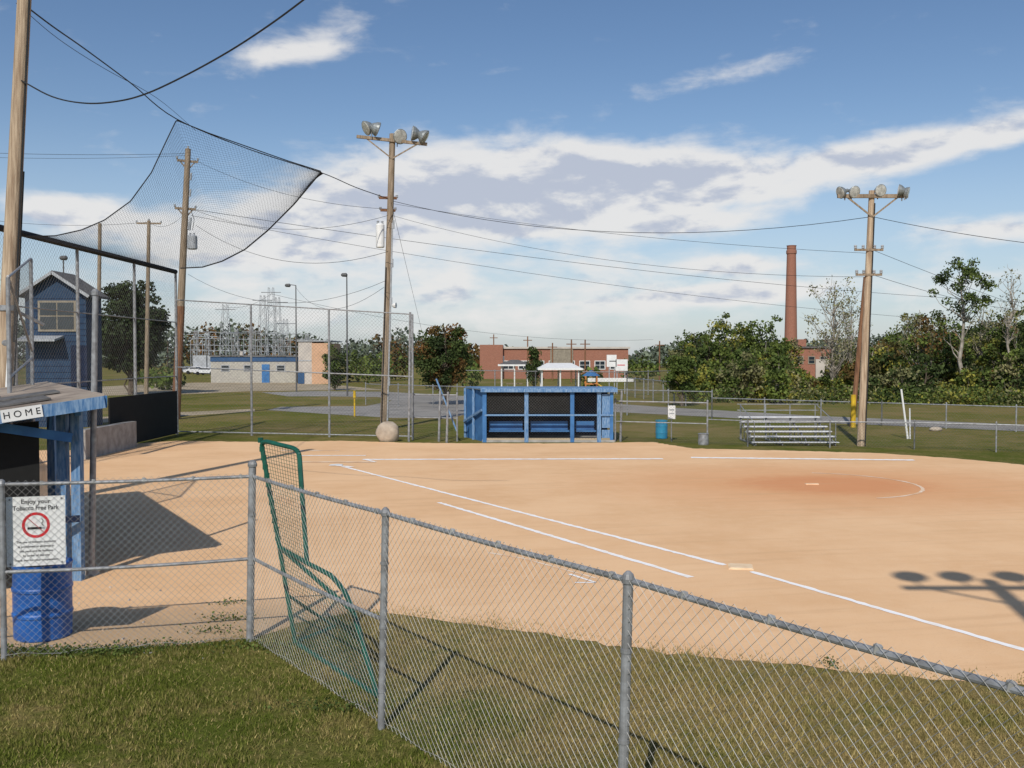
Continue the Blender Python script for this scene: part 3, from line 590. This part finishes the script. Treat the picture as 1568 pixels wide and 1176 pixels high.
mb=MB(); fence([(700,600),(820,604),(960,607),(1050,600)],2.1,cell=.3,wr=.004,r=.04,step=4); fence([(960,607),(1050,622)],1.6,cell=.3,wr=.004,r=.04,step=3); mb.make('yard_fence')
mb=MB(); q=G(1390,672); mb.tube(q,P(1380,596,q.y)+Vector((0,.0,0)),.045,.04,8,'white'); mb.tube(q+Vector((.1,0,0)),P(1393,625,q.y),.03,.03,8,'alu'); mb.make('leaning_gate_post')
def rockf(name,u,v,w,h):
    p=G(u,v); mb=MB(); n,m_=18,10; vs=[]
    for j in range(m_+1):
        for i in range(n):
            th=math.pi*j/m_; ph=2*math.pi*i/n; rr=1+.05*math.sin(3*ph+j)+.04*math.cos(5*ph-2*j)
            vs.append((p.x+w/2*rr*math.sin(th)**.8*math.cos(ph),p.y+w*.35*rr*math.sin(th)**.8*math.sin(ph),h*.42+h*.58*math.cos(th)*(1+.03*math.sin(4*ph))))
    mb.add(vs,[(j*n+i,j*n+(i+1)%n,(j+1)*n+(i+1)%n,(j+1)*n+i) for j in range(m_) for i in range(n)],'rock'); mb.make(name,True)
rockf('boulder',594,676,.95,.82); rockf('boulder',1433,660,.6,.2)
mb=MB(); q=G(543,638); mb.tube(q,q+Vector((0,0,1.3)),.05,.05,8,'yellow'); mb.tube(q+Vector((0,0,1.1)),q+Vector((0,0,1.5)),.09,.07,8,'yellow'); mb.make('yellow_marker_post')
q=G(1014,672); drum('trash_drum',q.x,q.y+.2,.25,.78,'teal')
mb=MB(); q=G(1028,676); mb.tube(q,q+Vector((0,0,1.4)),.025,.025,8,'galv'); mb.box((q.x,q.y-.04,1.2),(.30,.02,.55),'white'); mb.box((q.x,q.y-.053,1.3),(.2,.004,.06),'grey'); mb.box((q.x,q.y-.053,1.15),(.22,.004,.04),'grey'); mb.make('notice_sign')
mb=MB(); q=G(1077,681); mb.lathe(q,(0,0,1),[(0,.2),(.04,.21),(.4,.2),(.42,.22),(.45,.22)],'galv',16); mb.make('trash_can')
# bleachers
mb=MB(); p=G(1152,683); q=G(1292,685); x0,x1=p.x,q.x; yb=p.y
for i in range(5):
    y=yb+.1+i*.5; z=.22+i*.16
    mb.box(((x0+x1)/2,y+.35,z+.12),(x1-x0,.25,.04),'alu'); mb.box(((x0+x1)/2,y,z-.08),(x1-x0,.28,.03),'alu')
for f_ in(0.04,.35,.65,.96):
    x=x0+(x1-x0)*f_; mb.beam((x,yb,.05),(x,yb+2.6,.9),.04,.05,'galv'); mb.beam((x,yb,.05),(x,yb+2.6,.05),.04,.04,'galv')
    for i in range(5): y=yb+.42+i*.5; mb.tube((x,y,.03),(x,y,.33+i*.16),.018,.018,6,'galv')
    mb.tube((x,yb+2.6,0),(x,yb+2.6,1.5),.02,.02,6,'galv')
for z in(1.5,1.25): mb.tube((x0,yb+2.6,z),(x1,yb+2.6,z),.018,.018,6,'galv')
for x in(x0+.1,x1-.1): mb.tube((x,yb+.1,.9),(x,yb+2.6,1.5),.018,.018,6,'galv'); mb.tube((x,yb+.1,0),(x,yb+.1,.9),.018,.018,6,'galv')
mb.make('bleachers')
# ---------------------------------------------------------------- buildings
def win(mb,x,y,z,w,h,kf='cream',n=2):
    mb.box((x,y-.03,z),(w+.16,.06,h+.16),kf); 
    for i in range(n): mb.box((x-w/2+w/n*(i+.5),y-.065,z+h*.25+.01),(w/n-.06,.02,h*.5-.06),'glass'); mb.box((x-w/2+w/n*(i+.5),y-.065,z-h*.25),(w/n-.06,.02,h*.5-.06),'glass')
mb=MB(); yb=48.0; xr=P(132,500,yb).x; xl=P(38,450,yb).x; ze=P(95,448,yb).z; zr=P(95,418,yb).z; cx=(xl+xr)/2; yd=1.8
mb.box((cx,yb+yd/2,ze/2),(xr-xl,yd,ze),'bluehouse')
mb.add([(xl,yb,ze),(xr,yb,ze),(cx,yb,zr-.05),(xl,yb+yd,ze),(xr,yb+yd,ze),(cx,yb+yd,zr-.05)],[(0,1,2),(5,4,3)],'bluehouse')
for s_ in(-1,1):
    e_=Vector((cx+s_*((xr-xl)/2+.3),0,ze-.12)); r_=Vector((cx,0,zr+.1))
    mb.slab([(e_.x,yb-.35,e_.z),(r_.x,yb-.35,r_.z),(r_.x,yb+yd+.3,r_.z),(e_.x,yb+yd+.3,e_.z)][::(1 if s_<0 else -1)],.12,'shingle')
    mb.beam((e_.x,yb-.38,e_.z-.1),(r_.x,yb-.38,r_.z-.1),.04,.14,'grey')
win(mb,P(88,484,yb).x,yb,P(90,484,yb).z,1.7,1.35,n=2)
zz=P(75,520,yb).z; mb.slab([(xl,yb-1.0,zz),(P(98,520,yb).x,yb-1.0,zz),(P(98,520,yb).x,yb,zz+.2),(xl,yb,zz+.2)],.1,'grey')
for z in np.arange(.3,ze-.1,.3): mb.box((cx,yb-.006,z),(xr-xl,.012,.02),'bluedark')
mb.box((xr-.35,yb-.03,P(90,560,yb).z),(.8,.05,2.0),'bluedark')
mb.make('press_box')
mb=MB(); a=G(323,586);b=G(455,586); zt=P(323,546,a.y).z
mb.box(((a.x+b.x)/2,a.y+4,zt/2),(b.x-a.x,8,zt),'block'); mb.box(((a.x+b.x)/2,a.y+3.98,zt-.35),(b.x-a.x+.1,8.1,.6),'bluestripe'); mb.box(((a.x+b.x)/2,a.y+4,zt+.1),(b.x-a.x+.4,8.5,.14),'shingle')
dx=P(407,570,a.y).x; mb.box((dx,a.y-.05,1.2),(1.0,.1,2.4),'blue'); mb.box((P(362,560,a.y).x,a.y+2.5,2.0),(.4,.4,4.2),'lightstucco')
for u in(345,380,430): win(mb,P(u,566,a.y).x,a.y,1.9,1.0,.7,'grey',1)
mb.make('cinder_block_building')
mb=MB(); a=G(457,588);b=G(505,588); mx=P(478,560,a.y).x; zt=P(457,523,a.y).z
mb.box(((a.x+mx)/2,a.y+4,zt/2),(mx-a.x,8,zt),'lightstucco'); mb.box(((b.x+mx)/2,a.y+3.8,zt/2-.1),(b.x-mx,8,zt-.2),'stucco'); mb.box(((a.x+b.x)/2,a.y+4,zt+.08),(b.x-a.x+.3,8.3,.15),'grey')
mb.box((a.x+.35,a.y-.04,.75),(.8,.08,1.4),'bluestripe'); mb.box(((a.x+mx)/2,a.y-.02,zt*.55),(mx-a.x-.1,.04,.12),'grey')
mb.make('stucco_building')
mb=MB(); Y=150; x0=P(735,560,Y).x;x1=P(962,560,Y).x;zt=P(800,534,Y).z
mb.box(((x0+x1)/2,Y+10,zt/2),(x1-x0,20,zt),'brick'); mb.box(((x0+x1)/2,Y+10,zt+.15),(x1-x0+.5,20.5,.3),'lightstucco')
xm=P(770,560,Y).x; mb.box(((x0+xm)/2,Y+6,(zt+.6)/2),(xm-x0,14,zt+.6),'brick')
for i in range(9): win(mb,x0+2+i*(x1-x0-4)/8,Y,2.1,1.5,1.2,'white',2)
mb.box((P(760,560,Y).x,Y-.1,3.0),(2.4,.2,1.0),'white'); mb.box((P(860,545,Y).x,Y-.08,3.6),(3.5,.1,2.6),'cream'); mb.make('brick_school_building')
mb=MB(); Y=118; x0=P(1212,560,Y).x;x1=P(1275,560,Y).x;zt=P(1230,533,Y).z
mb.box(((x0+x1)/2,Y+5,zt/2),(x1-x0,10,zt),'brick'); mb.box(((x0+x1)/2,Y+5,zt+.1),(x1-x0+.4,10.4,.2),'shingle'); mb.box((x0+2,Y+3,zt+.6),(1,1,1),'brick')
for i in range(3): win(mb,x0+1+i*1.4,Y,3.0,.7,.8,'cream',1)
mb.box((x1-1.2,Y-.15,1.6),(1.8,.2,3.0),'lightstucco'); mb.make('brick_house')
mb=MB(); Y=230; t=P(1212,376,Y); mb.lathe((t.x,Y,0),(0,0,1),[(0,1.6),(t.z*.6,1.25),(t.z*.93,1.05),(t.z*.935,1.2),(t.z*.96,1.2),(t.z*.965,1.05),(t.z*.99,1.05),(t.z,1.15)],'brick',20); mb.make('brick_smokestack',False)
def pav(name,u0,u1,vt,Y,k,hip=.5):
    mb=MB(); a=P(u0,vt,Y);b=P(u1,vt,Y); z=a.z; c=(a.x+b.x)/2; D_=4
    mb.add([(a.x-.3,Y-.3,z-.45),(b.x+.3,Y-.3,z-.45),(b.x+.3,Y+D_,z-.45),(a.x-.3,Y+D_,z-.45),(a.x+hip,Y+D_/2,z),(b.x-hip,Y+D_/2,z)],[(0,1,5,4),(1,2,5),(2,3,4,5),(3,0,4),(3,2,1,0)],k)
    mb.slab([(a.x-.35,Y-.35,z-.44),(b.x+.35,Y-.35,z-.44),(b.x+.35,Y+D_+.05,z-.44),(a.x-.35,Y+D_+.05,z-.44)],.16,'white')
    for x in(a.x,c,b.x):
        for y in(Y,Y+D_-.3): mb.tube((x,y,0),(x,y,z-.6),.07,.07,8,'white')
    mb.box((c,Y+D_/2,.75),(1.6,.8,.08),'wood'); mb.box((c,Y+D_/2,.37),(.2,.6,.7),'wood')
    mb.make(name)
pav('picnic_pavilion',830,886,556,85,'white'); pav('picnic_pavilion',768,808,551,95,'shingle',.9)
mb=MB(); Y=90
a=P(931,543,Y);b=P(942,562,Y); mb.box(((a.x+b.x)/2,Y,(a.z+b.z)/2),(.9,.06,1.1),'white'); a=P(943,550,Y);b=P(959,568,Y); mb.box(((a.x+b.x)/2+.05,Y,(a.z+b.z)/2),(1.1,.06,1.05),'white')
for u in(933,941,945,957): q=P(u,560,Y); mb.tube((q.x,Y+.08,0),(q.x,Y+.08,q.z),.05,.05,6,'grey')
mb.box((P(938,553,Y).x,Y-.035,P(938,553,Y).z),(.6,.01,.08),'ink'); mb.box((P(951,559,Y).x,Y-.035,P(951,559,Y).z),(.7,.01,.08),'red'); mb.box((P(935,577,Y).x,Y,1.3),(4.2,.08,.35),'white'); mb.make('scoreboard_sign')
M['orange']=mat('orange_play_plastic',(.7,.28,.08),rough=.6)
mb=MB(); Y=88; q=P(905,585,Y); mb.box((q.x,Y,1.0),(1.2,1.0,.12),'orange'); 
for dx in(-.5,.5):
    for dy in(-.45,.45): mb.tube((q.x+dx,Y+dy,0),(q.x+dx,Y+dy,1.7),.06,.06,8,'orange')
mb.lathe((q.x,Y,1.7),(0,0,1),[(0,.85),(.5,.1)],'blue',4); mb.beam((q.x+.6,Y,1.0),(q.x+1.9,Y-.2,.15),.5,.08,'yellow'); mb.make('playground_set')
for u,vt,Y in((808,515,150),(846,525,140),(875,520,130),(896,520,130),(756,512,170),(1010,522,140)):
    mb=MB(); t=P(u,vt,Y); mb.tube((t.x,Y,0),t,.12,.09,8,'wooddark'); xarm(mb,t-Vector((0,0,.6)),.7,.3,'wooddark'); mb.make('utility_pole')
mb=MB(); Y=200
def lattice(mb,x,y,h,w,k='steel',r=.05,w2=None):
    w2=w2 or w*.35; n=int(h/2)
    for sx,sy in((-1,-1),(1,-1),(1,1),(-1,1)): mb.tube((x+sx*w/2,y+sy*w/2,0),(x+sx*w2/2,y+sy*w2/2,h),r,r,4,k)
    for i in range(n):
        z0=h*i/n;z1=h*(i+1)/n;a=w+(w2-w)*i/n;b=w+(w2-w)*(i+1)/n
        for sy in(-1,1): mb.tube((x-a/2,y+sy*a/2,z0),(x+b/2,y+sy*b/2,z1),r*.7,r*.7,3,k); mb.tube((x+a/2,y+sy*a/2,z0),(x-b/2,y+sy*b/2,z1),r*.7,r*.7,3,k)
for u,vt,w in((415,440,2.6),(402,452,2.2),(345,466,2.4),(425,455,2.),(437,488,2),(300,505,1.5),(318,508,1.5),(362,503,1.5),(385,500,1.5),(470,512,1.5)):
    t=P(u,vt,Y+random.uniform(-10,10)); lattice(mb,t.x,t.y,t.z,w,r=.05); mb.tube((t.x-2,t.y,t.z-1),(t.x+2,t.y,t.z-1),.08,.08,4,'steel')
for vt in(508,518,528,536): 
    a=P(290,vt,Y);b=P(478,vt+4,Y); mb.tube(a,b,.07,.07,4,'steel')
for u in range(292,480,9): t=P(u,505+random.uniform(0,25),Y-5); mb.tube((t.x,t.y,0),t,.08,.06,4,'steel')
for u in(308,330,376,398,450): t=P(u,530,Y-8); mb.box((t.x,t.y,1.8),(2.6,2,3.6),'steel'); insul(mb,(t.x,t.y,3.6))
mb.make('electrical_substation')
M['carw']=mat('white_car_paint',(.75,.75,.76),rough=.25,spec=.6); M['cars']=mat('silver_car_paint',(.4,.42,.45),rough=.25,metal=.4,spec=.6)
def car(x,y,rz,k):
    mb=MB(); R=Matrix.Rotation(rz,3,'Z'); pr=[(-2.2,.35),(-2.25,.8),(-1.4,.95),(-.7,1.42),(.9,1.45),(1.6,1.0),(2.2,.9),(2.25,.4)]; n=len(pr)
    vs=[]
    for s_ in(-1,1):
        for px,pz in pr: w_=.88 if pz<1.1 else .68; vs.append(Vector((x,y,0))+R@Vector((px,s_*w_,pz)))
    mb.add(vs,[(i,(i+1)%n,n+(i+1)%n,n+i) for i in range(n)]+[tuple(range(n))[::-1],tuple(range(n,2*n))],k)
    for s_ in(-1,1):
        q=[(-1.2,1.0),(-.65,1.36),(.8,1.38),(1.3,1.02)]; mb.add([Vector((x,y,0))+R@Vector((a,s_*(.895 if b<1.1 else .74),b)) for a,b in q],[(0,1,2,3)],'glass')
        for wx in(-1.4,1.4): c=Vector((x,y,0))+R@Vector((wx,s_*.78,.33)); mb.lathe(c,R@Vector((0,s_,0)),[(0,.33),(.14,.33),(.15,.2)],'tyre',12)
    mb.make('parked_car')
for u,Y,rz,k in((300,190,.2,'carw'),(317,180,2.9,'carw'),(288,195,.4,'cars')): car(P(u,550,Y).x,Y,rz,k)
# ---------------------------------------------------------------- trees
def branch(mb,a,b,r0,r1,k,seg=5,j=.06):
    a=Vector(a);b=Vector(b);L=(b-a).length;p=a;pts=[a]
    for i in range(1,seg+1):
        q=a.lerp(b,i/seg)+Vector((random.gauss(0,1),random.gauss(0,1),random.gauss(0,.5)))*L*j*(1 if i<seg else 0); 
        mb.tube(p,q,r0+(r1-r0)*(i-1)/seg,r0+(r1-r0)*i/seg,6,k,False); p=q; pts.append(q)
    return pts
def tree(name,x,y,H,W,th,tr,k,ncl,per,cr,leaf,kb='bark',k2=None,shape='round',mb=None,twigs=0):
    own=mb is None; mb=mb or MB(); base=Vector((x,y,0)); topz=H*.9
    tp=branch(mb,base,(x+random.uniform(-.3,.3),y,topz),tr,tr*.15,kb,7,.015)
    ch=H-th
    for i in range(ncl):
        while True:
            q=np.array([random.uniform(-1,1) for _ in range(3)]); 
            if .15<(q**2).sum()<1: break
        zz=(q[2]+1)/2
        wf={'round':1.0,'cone':1.15-zz,'up':.35+.65*math.sin(zz*2.4)}[shape]
        if shape!='round': q[:2]*=wf/max(.3,math.sqrt(1-q[2]**2))*.75
        c=Vector((x+q[0]*(W/2-cr*.5),y+q[1]*(W/2-cr*.5),th+cr*.4+zz*(ch-cr*.9)))
        hz=max(th*.6,c.z-random.uniform(.25,.5)*ch*.6); j_=min(int(hz/topz*7),6)
        if i%(2 if ncl>30 and not twigs else 1)==0:
            bp_=branch(mb,tp[j_],c,tr*.28*(1-hz/H)+.012*H/8,.012,kb,4,.06)
            for _ in range(twigs):
                s0=random.choice(bp_[1:]); branch(mb,s0,s0+Vector((random.gauss(0,.5),random.gauss(0,.5),random.uniform(.2,1.0)))*cr,.018,.007,kb,2,.08)
        n=int(per*random.uniform(.5,1.4)); s_=cr*random.uniform(.6,1.15)
        pts=rng.normal(size=(n,3)); pts/=np.linalg.norm(pts,axis=1)[:,None]; pts*=(rng.uniform(0,1,n)**.45)[:,None]*s_*np.array([1,1,.75]); pts+=np.array(c)
        mb.leaves(pts,leaf,k2 if (k2 and random.random()<.4) else k)
    if own: return mb.make(name)
tree('oak_tree',P(199,500,88).x,88,P(192,421,88).z,6.8,1.6,.25,'lf_black',120,190,1.05,.28)
tree('maple_tree',P(680,500,70).x,70,P(680,490,70).z,4.5,.8,.16,'lf_dark',80,160,.75,.19,k2='lf_rust')
tree('small_tree',P(512,500,100).x,100,P(512,524,100).z,2.6,.2,.12,'lf_mid',30,120,.6,.2,k2='lf_dark')
tree('small_tree',P(818,500,92).x,92,P(818,528,92).z,2.3,.8,.1,'lf_dark',30,90,.55,.19,shape='cone')
tree('small_tree',P(1045,500,68).x,68,P(1045,535,68).z,2.8,.6,.12,'lf_mid',40,110,.6,.19,k2='lf_yel')
tree('sparse_tree',P(1275,500,84).x,84,P(1275,416,84).z,6.2,2.0,.18,'lf_pale',52,26,.85,.19,kb='barkp',shape='up',twigs=4)
tree('sparse_tree',P(1302,500,92).x,92,P(1302,445,92).z,4.8,2,.14,'lf_pale',34,24,.7,.19,kb='barkp',shape='up',twigs=3)
tree('tall_tree',P(1474,500,78).x,78,P(1474,386,78).z,5.4,4.4,.2,'lf_mid',46,80,.62,.2,kb='barkp',shape='round',k2='lf_dark')
tree('sparse_tree',P(1548,500,80).x,80,P(1552,402,80).z,3.6,4.6,.15,'lf_pale',26,10,.7,.18,kb='barkp',shape='up',twigs=3)
tree('sparse_tree',P(1405,500,86).x,86,P(1405,460,86).z,4.6,2,.14,'lf_pale',38,36,.7,.2,kb='barkp',shape='up',twigs=3)
tree('sparse_tree',P(1505,500,86).x,86,P(1505,450,86).z,4.2,2,.14,'lf_pale',30,30,.7,.2,kb='barkp',shape='up',twigs=3)
def prof(u,T):
    for (a,va),(b,vb) in zip(T[:-1],T[1:]):
        if a<=u<=b: return va+(vb-va)*(u-a)/(b-a)
    return T[-1][1]
T1=[(1010,545),(1040,528),(1060,500),(1095,480),(1130,482),(1160,476),(1195,480),(1212,496),(1222,578),(1262,582),(1275,540),(1300,512),(1330,508),(1365,503),(1385,478),(1420,470),(1450,476),(1480,496),(1530,476),(1568,450),(1800,440)]
mb=MB()
kk=['lf_mid','lf_dark','lf_mid','lf_yel','lf_dark','lf_pale','lf_mid','lf_rust']
for row,(Yb,dv,st) in enumerate(((98,0,18),(86,24,18),(76,66,20))):
    u=1050-row*4
    while u<1760:
        Y=Yb+random.uniform(-5,5); vt=prof(u,T1)+dv+random.choice((-8,0,4,12,26,40))*(1 if row else .6)
        if row==0 or vt<606:
            vt=min(vt,603); H=max(P(u,vt,Y).z,1.0); W=max(1.6,min(5.4,H*random.uniform(.55,1.0)))
            k_=random.choice(kk); tree('',P(u,500,Y).x,Y,H,W,.1 if row==2 else .8,.09,k_,int(12+W*5),46,.72,.27,kb='barkp' if random.random()<.5 else 'bark',k2=random.choice(kk[:6]),mb=mb)
        u+=st*random.uniform(.6,1.4)
for i in range(200):
    u=random.uniform(1060,1760); Y=74+random.uniform(-2,3)-(u-1100)/700*5; c=np.array([P(u,500,Y).x,Y,.45]); pts=rng.normal(size=(60,3))*np.array([.7,.5,.4])+c; pts[:,2]=np.abs(pts[:,2]); mb.leaves(pts,.22,random.choice(kk[:6]))
mb.make('woodland')
T2=[(-700,470),(0,480),(270,500),(300,497),(340,490),(380,489),(400,500),(440,512),(470,505),(500,520),(560,518),(600,505),(620,502),(650,520),(740,524),(790,532),(850,537),(960,540),(985,535),(1010,524),(1040,522),(1080,520),(1200,520),(1500,500),(2300,480)]
mb=MB(); u=-600
while u<2200:
    Y=300+random.uniform(-25,25); H=P(u,prof(u,T2)+random.uniform(-3,5),Y).z; c=P(u,500,Y).x
    n=230; pts=rng.normal(size=(n,3)); pts/=np.linalg.norm(pts,axis=1)[:,None]; pts*=(rng.uniform(.2,1,n)**.5)[:,None]*np.array([5.5,4,H*.52]); pts+=np.array([c,Y,H*.48]); mb.leaves(pts,1.3,'lf_haze' if random.random()<.88 else 'lf_rust'); mb.tube((c,Y,0),(c,Y,H*.6),.3,.2,5,'bark')
    u+=random.uniform(9,17)
mb.make('distant_tree_line')
mb=MB()
for u,v,Y,w,n in((545,535,130,3,200),(560,545,130,3,200),(610,515,140,2,160),(600,530,140,3,200),(575,540,120,2.5,150),(720,552,110,1.6,120),(905,560,100,1.2,90),(980,545,130,3,220),(240,560,110,3,150),(255,570,100,2,120)):
    H=P(u,v,Y).z; pts=rng.normal(size=(n*2,3)); pts/=np.linalg.norm(pts,axis=1)[:,None]; pts*=(rng.uniform(.1,1,n*2)**.5)[:,None]*np.array([w,w*.8,H*.5]); pts+=np.array([P(u,v,Y).x,Y,H*.5]); mb.leaves(pts,.5,'lf_mid' if u not in(610,) else 'lf_rust')
mb.make('shrubs')
# ---------------------------------------------------------------- camera, sun, sky
cam=bpy.data.cameras.new('camera'); cam.sensor_width=36; cam.lens=36*F/1568; cam.clip_end=8000; cam.clip_start=.05
co=bpy.data.objects.new('camera',cam); co.location=(0,0,CH); co.rotation_euler=(math.pi/2-PT,0,0); S.collection.objects.link(co); S.camera=co
sv=Vector((-0.253,-1.15,1.0)).normalized()
sl=bpy.data.lights.new('sun','SUN'); sl.energy=3.6; sl.angle=math.radians(.5); sl.color=(1,.94,.85); so=bpy.data.objects.new('sun',sl); so.rotation_euler=sv.to_track_quat('Z','Y').to_euler(); so.location=(0,-20,40); S.collection.objects.link(so)
w=bpy.data.worlds.new('World'); S.world=w; w.use_nodes=True; nt=w.node_tree; g=NG(nt); bg=nt.nodes['Background']
try: w.cycles.sampling_method='NONE'
except Exception: pass
sky=nt.nodes.new('ShaderNodeTexSky'); sky.sky_type='NISHITA'; sky.sun_disc=False; sky.sun_elevation=math.asin(sv.z); sky.sun_rotation=math.atan2(sv.x,sv.y)%(2*math.pi); sky.air_density=1.0; sky.dust_density=0.6; sky.ozone_density=2.0
tc=nt.nodes.new('ShaderNodeTexCoord'); nrm=nt.nodes.new('ShaderNodeVectorMath'); nrm.operation='NORMALIZE'; nt.links.new(tc.outputs['Generated'],nrm.inputs[0]); x,y,z=g.sep(nrm.outputs[0])
az=g.m('ARCTAN2',x,y); el=g.m('ARCSINE',z)
def blob(a0,e0,sa,se,tilt,amp):
    da=g.m('SUBTRACT',az,a0); de=g.m('SUBTRACT',g.m('SUBTRACT',el,e0),g.m('MULTIPLY',da,tilt))
    a_=g.m('DIVIDE',da,sa); b_=g.m('DIVIDE',de,se); q=g.m('ADD',g.m('MULTIPLY',a_,a_),g.m('MULTIPLY',b_,b_))
    return g.m('MULTIPLY',g.m('EXPONENT',g.m('MULTIPLY',q,-1.0)),amp)
def px(u,v): return (math.atan((u-784)/F), math.atan((545-v)/math.hypot(F,u-784)))
bl=[(830,280,.19,.040,-.02,.95),(1010,270,.12,.028,-.08,.6),(700,335,.17,.028,.02,.7),(540,300,.10,.02,.05,.5),(1470,215,.14,.017,.14,.75),(1290,243,.05,.014,.0,.5),(430,88,.075,.014,.15,.55),(520,45,.09,.025,.3,.28),
    (100,325,.06,.018,0,.7),(1090,125,.10,.014,.15,.33),(1110,450,.09,.010,.05,.65),(1130,408,.05,.009,.0,.6),(1530,350,.08,.014,0,.6),(1060,345,.06,.011,.05,.55),(400,365,.14,.028,.0,.65),(830,430,.6,.035,0,.32),(640,485,.6,.03,0,.28)]
tot=None
for (u,v,sa,se,ti,am) in bl:
    a0,e0=px(u,v); q=blob(a0,e0,sa,se,ti,am); tot=q if tot is None else g.m('ADD',tot,q)
def cn(off):
    e2=g.m('ADD',el,off)
    v1=g.comb(g.m('MULTIPLY',az,10.0),g.m('MULTIPLY',e2,23.0),0.3)
    return g.noise(v1,1.5,6,.56,.2)
v2=g.comb(g.m('MULTIPLY',az,3.0),g.m('ADD',g.m('MULTIPLY',el,30.0),g.m('MULTIPLY',az,-1.5)),1.7)
n1=cn(0.0); nu=cn(.012); n2=g.noise(v2,1.6,5,.55,.3)
den=g.m('ADD',tot,g.m('ADD',g.m('MULTIPLY',n1,1.0),g.m('MULTIPLY',n2,.42)))
cl=g.ss(den,.84,1.34); cl=g.m('MULTIPLY',cl,g.ss(el,-.01,.03)); cl=g.m('MULTIPLY',cl,.92)
lit=g.m('ADD',g.m('MULTIPLY',g.m('SUBTRACT',n1,nu),3.4),g.m('SUBTRACT',1.85,den))
ccol=g.mix(g.ss(lit,-.15,.55),(5.0,5.4,6.4,1),(8.1,8.0,7.9,1))
hz=g.ss(el,.24,.0,0,.48)
tint=g.mix(g.ss(el,.08,.36),(.98,1.0,1.03,1),(.76,.85,.95,1))
skc=nt.nodes.new('ShaderNodeVectorMath'); skc.operation='MULTIPLY'; nt.links.new(sky.outputs[0],skc.inputs[0]); nt.links.new(tint,skc.inputs[1])
s2=g.mix(hz,skc.outputs[0],(4.9,5.6,7.0,1)); fin=g.mix(cl,s2,ccol)
nt.links.new(fin,bg.inputs[0]); bg.inputs[1].default_value=.10
